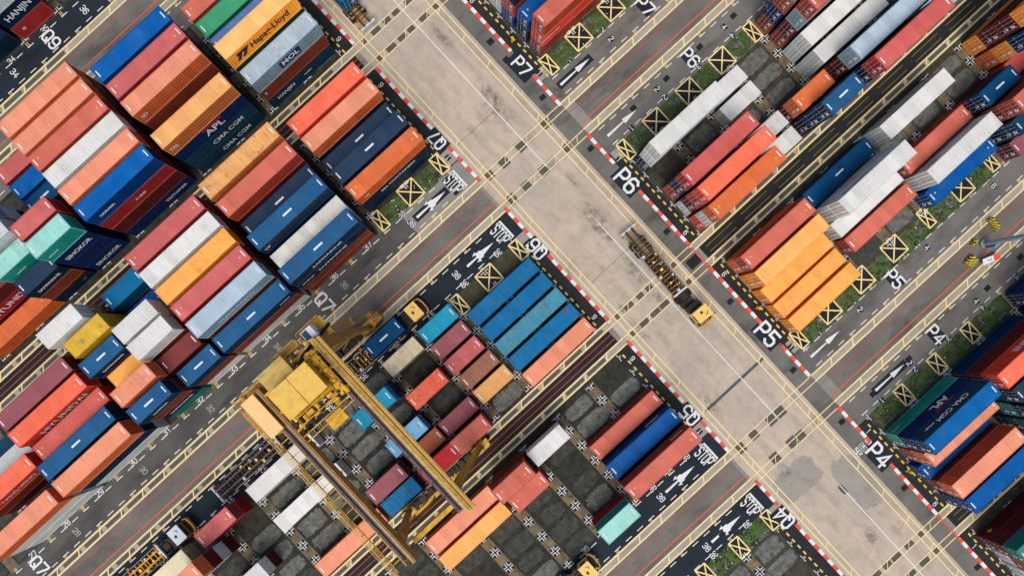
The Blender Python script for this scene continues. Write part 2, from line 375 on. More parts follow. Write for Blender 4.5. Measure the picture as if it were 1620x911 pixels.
grass_rows = {}      # (block,row) -> x limit of the grass strip
GRASS = {'P7': (5, 31.9, 75.0), 'P6': (0, 33.2, 59.2), 'P5': (5, 33.2, 71.5), 'P4': (0, 33.0, 59.0), 'Q7': (5, -0.2, 10.6), 'Q4': (0, -60, 10.8), 'Q8': (0, -0.2, 10.6)}
DIRT_FRONT = {'Q6': (0, -0.4, 10.8)}
for key, d in BL.items():
    L = d['side'] == 'L'
    padd = MB(); pads = MB(); beams = MB(); plates = MB(); marks = MB()
    for k in range(0, 17):
        xc = bayL(k) if L else bayR(k)
        # transverse beam at the inner end of the bay
        xb = xc-3.375 if L else xc+3.375
        beams.poly([(xb-0.82, d['rows'][5]-1.6, .008), (xb+0.82, d['rows'][5]-1.6, .008), (xb+0.82, d['rows'][0]+1.6, .008), (xb-0.82, d['rows'][0]+1.6, .008)])
        for i in range(7):
            yb = d['rows'][0]+ROWP/2-ROWP*i
            if key in GRASS and ((GRASS[key][0] == 0 and i == 0) or (GRASS[key][0] == 5 and i == 6)): continue
            e = 0.0
            hw = 0.62
            y0 = max(yb-0.66, d['rows'][5]-1.55); y1 = min(yb+0.66, d['rows'][0]+1.55)
            plates.poly([(xb-0.66, y0, .012), (xb+0.66, y0, .012), (xb+0.66, y1, .012), (xb-0.66, y1, .012)])
            # the cross mark: four white corner brackets
            for sx in (-1, 1):
                for sy in (-1, 1):
                    if i == 0 and sy > 0 or i == 6 and sy < 0: continue
                    g, w, ln = 0.11, 0.12, 0.72
                    xs = sorted((xb+sx*g, xb+sx*(g+w))); xe = sorted((xb+sx*g, xb+sx*ln))
                    ys = sorted((yb+sy*g, yb+sy*(g+w))); ye = sorted((yb+sy*g, yb+sy*ln))
                    marks.poly([(xs[0], ye[0], .016), (xs[1], ye[0], .016), (xs[1], ye[1], .016), (xs[0], ye[1], .016)])
                    marks.poly([(xe[0], ys[0], .0163), (xe[1], ys[0], .0163), (xe[1], ys[1], .0163), (xe[0], ys[1], .0163)])
        for i in range(6):
            if rnd.random() < 0.05: continue
            blob(pads if rnd.random() < (.85 if key[0] == 'P' or key in ('Q4',) or (key == 'Q6') or (key == 'Q5' and k < 2) else .1) else padd, xc+rnd.uniform(-.15, .15), d['rows'][i], rnd.uniform(1.9, 2.45), rnd.uniform(1.0, 1.3), .008, 160, rnd.uniform(.06, .2), rnd.uniform(0, 90))
    tag(pads.build('gravel_pads', M['pad']), kind='structure')
    if padd.v: tag(padd.build('gravel_pads', M['pad_dark']), kind='structure')
    tag(beams.build('stacking_beams', M['beam']), kind='structure')
    tag(plates.build('slot_plates', M['plate']), kind='structure')
    tag(marks.build('slot_markings', M['white']), kind='structure')

SQ = [(5.0, 7.65), (38.9, 7.85), (45.5, 7.85), (52.2, 7.9), (52.1, -29.9), (45.4, -30), (38.7, -30), (65.5, -30), (38.9, 24.8), (45.4, 24.8), (52.2, 24.8), (5.0, 24.85), (59, 24.8)]
NQ = [(11.0, 7.7), (-.9, 7.65), (32.8, 7.8), (58.4, 7.95), (58.7, -29.8), (32.7, -30.15), (71.3, -30.1), (32.9, 24.8), (10.9, 25), (-1.2, 24.8), (11.3, -47)]
MQ = [(38.5, -46.85), (52, -46.75), (5.2, -46.9), (-1.1, -46.5), (45.2, -46.8)]
BOXES = [(x, y, 3.0, 3.0) for x, y in SQ]+[(x, y, 1.45, 2.95) for x, y in NQ]+[(x, y, 1.8, 2.9) for x, y in MQ]
def in_box(x, y, m=.12): return any(abs(x-a) < lx/2+m and abs(y-c) < ly/2+m for a, c, lx, ly in BOXES)
# grass strips: a lumpy sheet with blades standing out of it
def grass_strip(y, x0, x1, seed, wid=2.9, litter=25):
    rr = random.Random(seed); b = MB(); nx = int((x1-x0)/0.3); ny = 10
    idx = {}
    for i in range(nx+1):
        for j in range(ny+1):
            x = x0+(x1-x0)*i/nx; yy = y-wid/2+wid*j/ny
            e = min(i, nx-i, j, ny-j)
            z = 0.006 if e == 0 else max(.006, 0.02+0.30*noise.noise((x*0.8, yy*0.8, seed))+0.06*rr.random())
            jx = 0 if e == 0 else rr.uniform(-.08, .08)
            if in_box(x, yy, .3): z, jx = 0.006, 0
            idx[i, j] = len(b.v); b.v.append((x+jx, yy+jx, z))
    for i in range(nx):
        for j in range(ny): b.f.append((idx[i, j], idx[i+1, j], idx[i+1, j+1], idx[i, j+1]))
    for _ in range(int((x1-x0)*wid*16)):
        x = rr.uniform(x0, x1); yy = rr.uniform(y-wid/2, y+wid/2)
        if noise.noise((x*0.5, yy*0.5, seed+5)) < -0.15 or in_box(x, yy): continue
        for q in range(3):
            a = rr.uniform(0, 6.28); h = rr.uniform(.1, .38); w = rr.uniform(.03, .1)
            dx, dy = math.cos(a)*w, math.sin(a)*w; tx, ty = rr.uniform(-.1, .1), rr.uniform(-.1, .1)
            b.v += [(x-dx, yy-dy, .02), (x+dx, yy+dy, .02), (x+tx, yy+ty, h)]
            n = len(b.v); b.f.append((n-3, n-2, n-1))
    o = tag(b.build('grass', M['grass']), 'rough green grass strip between the yellow crossed boxes', None, None, 'stuff')
    l = MB()
    for _ in range(litter):
        x = rr.uniform(x0+.3, x1-.3); yy = rr.uniform(y-wid/2+.2, y+wid/2-.2); s = rr.uniform(.04, .12)
        l.box(-s, s, -s*.6, s*.6, 0, .04, Matrix.Translation((x, yy, .13)) @ Matrix.Rotation(rr.uniform(0, 3), 4, 'Z'))
    if litter: tag(l.build('litter', M['litter']), 'scraps of white litter lying in the grass', None, None, 'stuff')
for i, (k, (r, x0, x1)) in enumerate(GRASS.items()):
    grass_strip(BL[k]['rows'][r]+(0.25 if r == 0 else -0.25), x0, x1, i+1, 2.9, 60 if k == 'Q4' else 14)
k = 'Q6'; sheet('bare_strip', [(-0.4, 10.8, BL[k]['rows'][0]-1.3, BL[k]['rows'][0]+1.5)], .0085, ground_mat('bare_earth', (84, 82, 62), (66, 66, 50), (46, 48, 40), 0.8, 0.5, stain=0.7))

# lighter concrete corners beside the stop lines
sheet('concrete_corner', [(11.3, 13.4, 23.7, 25.9), (11.2, 13.4, -31.2, -28.8), (11.4, 13.4, -47.2, -45.7), (11.6, 13.4, 7.9, 9.3)], .008, M['patch_pale'])
sheet('concrete_corner', [(30.3, 33.0, 23.7, 25.4), (30.6, 32.4, 7.2, 9.0), (30.6, 32.6, -31.3, -29.3)], .008, M['patch_pale'])
sheet('paler_lane_end', [(1.6, 13.38, 19.46, 23.5)], .0085, M['concrete_old'])

# patches, plates and joints on the main road
def img_xy(px, py):      # measured positions on the ground, metres
    dx, dy = px-790, py-535; c_, s_ = math.cos(TH), math.sin(TH)
    return (dx*c_-dy*s_)*83/885, (-dx*s_-dy*c_)*83/885
sq = MB(); sqp = MB()
for i_, (px, py) in enumerate(((773.8, 277.7), (797.5, 256.9), (824.2, 231.2), (836, 219.4), (862.7, 195.7), (809.4, 316.2), (833, 294.4), (860.7, 269.8), (873.6, 257.9), (897.3, 234.2),
        (1226.2, 723.9), (1253.8, 699.3), (1266.7, 688.4), (1290.4, 664.7), (1170.9, 709.1), (1192.6, 687.4), (1220.2, 663.7), (1234, 650.9), (1256.8, 627.4))):
    x, y = img_xy(px, py); h_ = .74+.05*((i_*7) % 3-1)
    (sqp if i_ % 5 == 3 else sq).poly([(x-h_, y-h_, .0085), (x+h_, y-h_, .0085), (x+h_, y+h_, .0085), (x-h_, y+h_, .0085)])
for y0, y1 in RUN:
    ym = (y0+y1)/2
    if not (-14 < ym < -9 or ym > 40 or ym < -63): continue
    for i_, x in enumerate((15.0, 17.4, 19.6, 21.4, 24.0, 26.35)):
        w = .45 if i_ in (0, 5) else rnd.uniform(.55, .85)
        sq.poly([(x-w, ym-.4, .0085), (x+w, ym-.4, .0085), (x+w, ym+.4, .0085), (x-w, ym+.4, .0085)])
tag(sq.build('road_patches', M['patch']), kind='structure'); tag(sqp.build('road_patches', M['patch_pale']), kind='structure')
sheet('road_patches', [(15.2, 26.9, -28.9, -28.45)], .0085, M['patch'])
b = MB(); blob(b, 18.3, -45.3, 3.6, 2.3, .0085, 160, .13, 4.1); blob(b, 24.7, -51.6, 2.1, 4.4, .0087, 160, .10, 9.1)
tag(b.build('road_patches', M['patch_pale']), kind='structure')
b = MB(); blob(b, 22.3, -51.0, .4, .75, .0095, 40, .12, 2.0); tag(b.build('road_patches', M['patch']), kind='structure')
# oil and scuff stains with ragged edges
for i_, (px, py, rx, ry) in enumerate(((885, 148, .9, 1.5), (868, 175, .6, 2.0), (790, 180, 1.6, 2.6), (775, 150, 1.0, 2.2), (940, 345, 1.7, 3.2), (958, 372, .8, 2.2), (1005, 430, 1.0, 2.6), (1040, 470, .7, 1.6), (985, 490, .5, 1.2),
        (1240, 745, .9, 1.3), (700, 60, .9, 2.6), (1380, 850, 1.0, 2.2), (1125, 640, .8, 2.6), (905, 285, .5, 1.4), (1010, 520, .6, 2.2))):
    x, y = img_xy(px, py)
    for q, sc in enumerate((1.0, .62)):
        b = MB(); blob(b, x, y, rx*sc, ry*sc, .0101+.0003*q+.00001*i_, 120, .3, 3.3*i_+q); tag(b.build('road_stains', M['stain%d' % q]), kind='structure')
b = MB()
for y, x0, x1 in ((25.3, 14.8, 22), (-3.2, 15.6, 23.5), (56, 15, 26), (-78, 15, 26)):
    pts = [(x0+(x1-x0)*t/10, y+0.12*noise.noise((t*.7, y, 0))) for t in range(11)]
    for (xa, ya), (xb_, yb_) in zip(pts, pts[1:]): b.poly([(xa, ya-.035, .0092), (xb_, yb_-.035, .0092), (xb_, yb_+.035, .0092), (xa, ya+.035, .0092)])
tag(b.build('road_joints', M['patch']), kind='structure')

# ---------------------------------------------------------------- painted lines
def line(b, x0, y0, x1, y1, w, z=.012):
    d = Vector((x1-x0, y1-y0)); d.normalize(); n = Vector((-d.y, d.x))*w/2
    b.poly([(x0-n.x, y0-n.y, z), (x1-n.x, y1-n.y, z), (x1+n.x, y1+n.y, z), (x0+n.x, y0+n.y, z)])
yl = MB(); thin = MB(); yth = MB()
for i, (y0, y1) in enumerate(RUN):
    for yy in (y0, y1):
        line(yl, XL, yy, 13.5, yy, .22); line(yl, 30.1, yy, XR, yy, .22)
        line(thin, 13.6, yy, 30.0, yy, .14)
    x = XL+1.2*i
    while x < XR:
        if x < 12.4 or x > 31: line(yl, x-.3, y0+.1, x+.3, y1-.1, .18, .0122)
        elif 14 < x < 29: line(thin, x-.35, y0+.05, x+.35, y1-.05, .09, .0122)
        x += 4.3
for xa, xb_ in ((14.6, 15.45), (25.85, 26.85)):
    for xx in (xa, xb_): line(yl, xx, -160, xx, 180, .16, .0126)
    y = -158
    while y < 178:
        line(yl, xa+.06, y-.25, xb_-.06, y+.25, .13, .0129); y += 5.4
tag(yl.build('road_markings', M['yellow']), kind='structure'); tag(thin.build('road_markings', M['yellow']), kind='structure')
wl = MB(); wl2 = MB()
for a_, c_ in ((-160, -50.3), (-36.3, 2.6), (14.0, 180)): line(wl, 22.4, a_, 22.4, c_, .14, .0132)
for a_, c_ in ((-50.3, -36.3), (2.6, 14.0)): line(wl2, 22.4, a_, 22.4, c_, .09, .0132)
tag(wl2.build('road_markings', M['white_ghost']), kind='structure'); tag(wl.build('road_markings', M['white']), kind='structure')
rl = MB(); rt = MB()
for c in RED:
    for x0, x1 in ((XL, 13.2), (30.6, XR)):
        line(rl, x0, c-1.15, x1, c-1.15, .17); line(rt, x0, c+1.15, x1, c+1.15, .10)
for c in RAIL:
    line(rt, XL, c-.42, 13.3, c-.42, .11); line(rt, XL, c+.42, 13.3, c+.42, .11)
    x = 31.8
    while x < XR:
        for yy in (-.52, .42): line(yth, x, c+yy, x+5.2, c+yy, .06)
        x += 6.9
tag(rl.build('road_markings', M['red_line']), kind='structure'); tag(rt.build('road_markings', M['red_thin']), kind='structure')
tag(yth.build('road_markings', M['yellow_thin']), kind='structure')
# dashes along the truck lanes, bay ticks
wd = MB(); yt = MB()
for (y0, y1, _, _) in LANES:
    up = y0 in (75.4, 19.4, -35.55)
    ya, yb_ = (y0+.62, y1-.70) if up else (y1-.62, y0+.70)      # outer (runway side), inner
    if y0 == -35.55: ya, yb_ = -34.85, -32.0
    if y0 == -45.6: ya, yb_ = -42.1, -44.85
    for side in 'LR':
        for k in range(0, 20):
            for j in range(3):
                x = (11.0-6.75*k-2.25*j-1.25) if side == 'L' else (32.35+6.75*k+2.25*j)
                if x < XL or x > XR: continue
                if side == 'L' and x > 9.4: continue
                line(wd, x-.55, ya, x+.6, ya, .13, .0128); line(wd, x-.55, yb_, x+.6, yb_, .13, .0128)
            xt = (bayL(k)-3.4) if side == 'L' else (bayR(k)+3.4)
            s = 1 if up else -1
            for dx in (-.14, .14):
                line(yt, xt+dx, ya-s*.55, xt+dx, ya+s*.05, .09, .0126); line(yt, xt+dx, yb_-s*.0, xt+dx, yb_+s*.75, .09, .0126)
tag(wd.build('road_markings', M['white']), kind='structure'); tag(yt.build('road_markings', M['yellow']), kind='structure')
# yellow dashes along both kerbside aprons, white corner ticks at each row
yd_ = MB(); wt = MB()
for k, d in BL.items():
    L = d['side'] == 'L'; x = 11.8 if L else 31.6
    y = d['ytop']-.8
    while y > d['ybot']+.3:
        line(yd_, x, y, x, y-.62, .26, .0126); y -= 1.22
    xe = 11.05 if L else 32.4
    for i in range(7):
        yy = d['rows'][0]+ROWP/2-ROWP*i
        for s in (-.1, .1):
            line(wt, xe-(.0 if L else .45), yy+s, xe+(.45 if L else 0), yy+s, .07, .0128); line(wt, xe, yy+s*1.2, xe, yy+s*6, .09, .0130)
tag(yd_.build('road_markings', M['yellow2']), kind='structure'); tag(wt.build('road_markings', M['white']), kind='structure')

# crossed yellow boxes
def crossbox(cx, cy, lx, ly):
    b = MB(); h = .0165; w = .2
    for (a, c) in (((-1, -1), (1, -1)), ((1, -1), (1, 1)), ((1, 1), (-1, 1)), ((-1, 1), (-1, -1)), ((-1, -1), (1, 1)), ((-1, 1), (1, -1))):
        line(b, cx+a[0]*lx/2, cy+a[1]*ly/2, cx+c[0]*lx/2, cy+c[1]*ly/2, w, h); h += .0002
    tag(b.build('road_marking', M['yellow']), kind='structure')
    sheet('marking_ground', [(cx-lx/2, cx+lx/2, cy-ly/2, cy+ly/2)], .0142, M['black'])
for bx in BOXES: crossbox(*bx)

# kerbs: painted one metre red, one metre white
def kerb(x, y0, y1):
    a = MB(); c = MB(); y = y1; i = 0
    while y > y0+.02:
        e = max(y-1.02, y0); (a if i % 2 == 0 else c).box(x-.25, x+.25, e, y, 0, .13); y = e; i += 1
    tag(a.build('kerb', M['kerb_red']), kind='structure'); tag(c.build('kerb', M['kerb_white']), kind='structure')
for s in ((46.7, 68.9), (75.6, 100), (29.6, 41.8), (19.0, 26.0), (7.7, 13.7), (-9.3, 4.2), (-25.7, -13.2), (-35.4, -29.4), (-46.2, -41.3), (-63.4, -50.0), (-90, -68)): kerb(KL, *s)
for s in ((46.8, 68.9), (75.6, 100), (30.1, 41.8), (19.1, 25.3), (7.5, 13.5), (-9.3, 2.1), (-24.6, -13.3), (-35.4, -29.1), (-48.6, -41.4), (-63.4, -52.9), (-90, -67.7)): kerb(KR, *s)
rb = MB()
for c in RAIL:
    if c < 0: line(rb, KR, c-2.1, KR, c+2.1, .22, .0135)
tag(rb.build('road_markings', M['red_line']), kind='structure')

# ---------------------------------------------------------------- lettering
_tc = {}
GL = {  # strokes on a 4 x 6 grid, corners cut like road stencils
 'P': [[(0, 0), (0, 6), (3, 6), (4, 5), (4, 3.6), (3, 2.6), (0, 2.6)]], 'Q': [[(1, 0), (0, 1), (0, 5), (1, 6), (3, 6), (4, 5), (4, 1), (3, 0), (1, 0)], [(2.3, 1.8), (4.2, -.2)]],
 'O': [[(1, 0), (0, 1), (0, 5), (1, 6), (3, 6), (4, 5), (4, 1), (3, 0), (1, 0)]], '0': [[(1, 0), (0, 1), (0, 5), (1, 6), (3, 6), (4, 5), (4, 1), (3, 0), (1, 0)]],
 '1': [[(1.2, 5), (2.2, 6), (2.2, 0)]], '2': [[(0, 5), (1, 6), (3, 6), (4, 5), (4, 3.8), (0, .8), (0, 0), (4, 0)]], '3': [[(0, 5.2), (1, 6), (3, 6), (4, 5), (4, 4), (3, 3.1), (4, 2.2), (4, 1), (3, 0), (1, 0), (0, .8)], [(1.4, 3.1), (3, 3.1)]],
 '4': [[(3, 0), (3, 6), (0, 1.8), (4.2, 1.8)]], '5': [[(4, 6), (.2, 6), (.2, 3.5), (3, 3.5), (4, 2.6), (4, 1), (3, 0), (1, 0), (0, .9)]],
 '6': [[(4, 5), (3, 6), (1, 6), (0, 5), (0, 1), (1, 0), (3, 0), (4, 1), (4, 2.5), (3, 3.4), (0, 3.4)]], '7': [[(0, 6), (4, 6), (4, 5), (1.6, 0)]],
 '8': [[(1, 3.1), (0, 4), (0, 5), (1, 6), (3, 6), (4, 5), (4, 4), (3, 3.1), (1, 3.1), (0, 2.2), (0, 1), (1, 0), (3, 0), (4, 1), (4, 2.2), (3, 3.1)]],
 '9': [[(0, 1), (1, 0), (3, 0), (4, 1), (4, 5), (3, 6), (1, 6), (0, 5), (0, 3.5), (1, 2.6), (4, 2.6)]],
 'S': [[(4, 5.1), (3, 6), (1, 6), (0, 5), (0, 4), (1, 3.1), (3, 3.1), (4, 2.2), (4, 1), (3, 0), (1, 0), (0, .9)]], 'T': [[(0, 6), (4, 6)], [(2, 6), (2, 0)]],
 'H': [[(0, 0), (0, 6)], [(4, 0), (4, 6)], [(0, 3), (4, 3)]], 'I': [[(2, 0), (2, 6)]], 'G': [[(4, 5), (3, 6), (1, 6), (0, 5), (0, 1), (1, 0), (3, 0), (4, 1), (4, 3), (2.4, 3)]]}
def stencil(s, h, w, adv=1.42):
    key = ('st', s, h, w)
    if key in _tc: return _tc[key]
    b = MB(); u = h/6; cw = u*4*.86; sp = cw*adv; x0 = -(len(s)-1)*sp/2-cw/2; zz = 0
    for i, ch in enumerate(s):
        for st in GL[ch]:
            P_ = [Vector((x0+i*sp+px*u*.86, py*u-h/2)) for px, py in st]
            closed = (P_[0]-P_[-1]).length < 1e-6
            n = len(P_); Lf = []; Rt = []
            for k in range(n):
                a = P_[k-1] if k > 0 else (P_[-2] if closed else None); c = P_[k+1] if k < n-1 else (P_[1] if closed else None)
                d1 = (P_[k]-a).normalized() if a is not None else None; d2 = (c-P_[k]).normalized() if c is not None else None
                if d1 is None: d1 = d2
                if d2 is None: d2 = d1
                n1 = Vector((-d1.y, d1.x)); n2 = Vector((-d2.y, d2.x)); m = (n1+n2)
                m = m.normalized() if m.length > 1e-4 else n1
                f = min(2.2, 1/max(.35, m.dot(n1)))
                e = Vector((0, 0))
                if a is None: e = -d2*w*.5
                if c is None: e = d1*w*.5
                Lf.append(P_[k]+m*w/2*f+e); Rt.append(P_[k]-m*w/2*f+e)
            for k in range(n-1):
                b.poly([(*Rt[k], zz), (*Rt[k+1], zz), (*Lf[k+1], zz), (*Lf[k], zz)]); zz += .0005
            zz += .0004
    _tc[key] = b.mesh('road_lettering'); return _tc[key]
def text_mesh(s, size, bold=0.0, sx=1.0):
    key = (s, size, bold, sx)
    if key in _tc: return _tc[key]
    cu = bpy.data.curves.new('lettering', 'FONT'); cu.body = s; cu.size = size; cu.offset = bold
    cu.align_x = 'CENTER'; cu.align_y = 'CENTER'; cu.resolution_u = 3
    o = bpy.data.objects.new('lettering', cu); COL.objects.link(o)
    bpy.context.view_layer.update()
    dg = bpy.context.evaluated_depsgraph_get()
    me = bpy.data.meshes.new_from_object(o.evaluated_get(dg))
    for v in me.vertices: v.co.x *= sx
    bpy.data.objects.remove(o); bpy.data.curves.remove(cu)
    _tc[key] = me; return me
def ground_text(s, x, y, rot, size, mat='white', plate=None, bold=0.03, sx=1.0, z=.0215):
    me = stencil(s, size*.78, size*.78*(.17 if size > 1.2 else .15)).copy(); me.materials.clear(); me.materials.append(M[mat])
    if sx != 1:
        for v in me.vertices: v.co.x *= sx
    o = bpy.data.objects.new('road_lettering', me); COL.objects.link(o); o.location = (x, y, z); o.rotation_euler = (0, 0, R(rot)); tag(o, kind='structure')
    if plate:
        w, h = plate; b = MB(); b.poly([(-w/2, -h/2, 0), (w/2, -h/2, 0), (w/2, h/2, 0), (-w/2, h/2, 0)])
        p = b.build('marking_ground', M['plate']); p.location = (x, y, .0185); p.rotation_euler = (0, 0, R(rot)); tag(p, kind='structure')
for s, x, y in (('P7', 29.75, 27.4), ('P6', 29.7, 4.3), ('P5', 29.65, -26.5), ('P4', 29.7, -50.9)):
    ground_text(s, x, y, -90, 2.3 if s == 'P7' else 2.9, plate=(4.4, 2.9))
for s, y, z_ in (('Q7', 27.8, 2.2), ('Q6', 5.95, 2.55), ('Q5', -27.5, 2.5), ('Q4', -48.2, 2.6)): ground_text(s, 13.05, y, 90, z_, plate=(3.5, 2.3), sx=.95)
ground_text('HIGH', 28.2, -48.4, 180, 1.5, sx=.5); ground_text('5', 29.9, -48.25, 180, 1.15)
for s, x, y in (('P7', 49.3, 21.6), ('P6', 49.0, 11.35), ('P5', 49.1, -33.3), ('P4', 48.0, -43.5), ('Q9', -18.9, 77.6)):
    ground_text(s, x, y, -90, 2.3, plate=(2.9, 2.0) if s in ('P6', 'P5', 'P4', 'P7') else None, bold=.04)
for x in (-15.5, -73.0): ground_text('Q7', x, 21.5, -90, 2.3, mat='white')
for k in range(0, 13):     # bay numbers
    n = 39-k; x = bayL(k)-.0*k
    if k: ground_text(str(n), x, 23.3, 0, 1.0, bold=.02, plate=(1.2, .9) if k < 2 else None)
    if k and k % 2 == 1: ground_text(str(n), x+.3, 21.35, -90, 1.0, mat='white' if k < 2 else 'white_worn', bold=.02, plate=(1.2, 1.0) if k < 2 else None)
    ground_text(str(n), x, 9.45, 180, 1.0, bold=.02); ground_text(str(n), x, -31.7, 0, 1.0, bold=.02); ground_text(str(n), x, -45.15, 180, 1.0, bold=.02)
    if k % 2 == 1:
        ground_text(str(n), x, 11.2, -90, 1.05, bold=.025); ground_text(str(n), x, -33.6, -90, 1.05, bold=.025); ground_text(str(n), x, -43.6, -90, 1.05, bold=.025)
    if k in (4, 5): ground_text(str(n+0), x, 79.35, 0, 1.0, bold=.02)
for s, x, y in (('36', -12.3, 77.5), ('34', -26.3, 77.6)): ground_text(s, x, y, -90, 1.1, bold=.02)
for k in range(0, 9):
    n = str(k+1); x = bayR(k)+.1
    ground_text(n, x, 23.3, 0, .95, bold=.02, plate=(.8, .8)); ground_text(n, x, 9.6, 180, .95, bold=.02, plate=(.8, .8))
    ground_text(n, x, -31.5, 0, .95, bold=.02, plate=(.8, .8)); ground_text(n, x, -45.2, 180, .95, bold=.02, plate=(.8, .8))
    if k % 2 == 1:
        for y in (21.4, 11.3, -33.1, -43.9): ground_text(n, x, y, -90, .95, bold=.02, plate=(.9, .8))
for key, d in BL.items():
    L = d['side'] == 'L'; x = 12.5 if L else 30.95
    for i, s in ((0, '1'), (5, '6')):
        if key in ('P9', 'Q9', 'Q3', 'P8') or (L and i == 5 and key in ('Q7',) and 0): continue
        ss = ('6' if s == '1' else '1') if key[1] in '75' and 0 else s
        yy = d['rows'][i]
        if key in ('P7', 'Q7', 'P5', 'Q5'): ss = '6' if i == 0 else '1'
        ground_text(ss, x, yy, 90 if L else -90, .9, bold=.02, plate=(.8, .8))
# STOP boards and arrows in the truck lanes
def arrow(x, y, d, plate, mat='white', double=True):
    b = MB(); z = .0215
    b.poly([(x-2.9*d, y-.2*d, z), (x-2.9*d, y+.2*d, z), (x+.4*d, y+.09*d, z), (x+.4*d, y-.09*d, z)][::(1 if d > 0 else 1)])
    b.poly([(x+.35*d, y-.42*d, z+.0003), (x+2.9*d, y, z+.0003), (x+.35*d, y+.42*d, z+.0003)])
    if double:
        for s in (-1, 1):
            b.poly([(x-.5*d, y+s*.1, z+.0006), (x+.5*d, y+s*.1, z+.0006), (x+.5*d, y+s*.55, z+.0006), (x-.2*d, y+s*.55, z+.0006)])
            b.poly([(x-.9*d, y+s*.55, z+.0009), (x-.2*d, y+s*.35, z+.0009), (x-.2*d, y+s*.85, z+.0009)])
    tag(b.build('road_marking', M[mat]), kind='structure')
    if plate: sheet('marking_ground', [(x-3.3, x+3.3, y-.62, y+.62)], .0185, M['plate'])
for y, pl, x in ((21.45, True, 6.0), (11.05, False, 6.1), (-33.5, False, 5.6), (-43.55, False, 5.6)):
    arrow(x, y, 1, pl)
for y, pl in ((21.45, True), (11.15, False), (-33.35, False), (-43.5, True)): arrow(35.0 if y != -43.5 else 38.7, y, 1, pl, double=False)
for y, pl in ((21.4, True), (11.2, False), (-33.5, False), (-43.55, False)):
    ground_text('STOP', 10.5, y, -90, 2.2, plate=(3.0, 2.0) if pl else None, sx=.5)
    b = MB(); line(b, 11.75, y-1.55, 11.75, y+1.55, .3, .0215); line(b, 11.0, y-1.5, 11.6, y-1.5, .16, .0215); line(b, 11.0, y+1.5, 11.6, y+1.5, .16, .0215)
    tag(b.build('road_marking', M['white']), kind='structure')

# drain covers
def drain(x, y, lx, ly):
    b = MB(); b.box(-lx/2, lx/2, -ly/2, ly/2, 0, .022)
    n = int(lx/.22)
    for i in range(1, n): b.box(-lx/2+i*lx/n-.03, -lx/2+i*lx/n+.03, -ly/2+.06, ly/2-.06, .022, .034)
    o = b.build('drain_cover', M['black']); o.location = (x, y, .009); tag(o, kind='structure')
for x, y in ((37.7, 11.6), (44.3, 11.5), (51.1, 11.6), (57.9, 11.6), (29.0, 11.5), (28.7, 29.7), (28.9, 21.9), (29.0, -5.2), (28.9, -19.2), (28.9, -33), (29, -43.5), (29.2, -57), (10.2, 10.6), (3.2, 10.9), (-3.4, 11.1),
             (-55, 11.2), (9.6, -43.2), (4.6, -43.8), (-1.5, -43.8), (58.3, -43.6), (65.0, -43.5), (35.2, -43.6), (42.6, -43.4), (29.2, -73)): drain(x, y, .95, .75)
drain(28.9, -11.2, 2.0, 1.5); drain(28.8, 33.2, 1.0, .9)

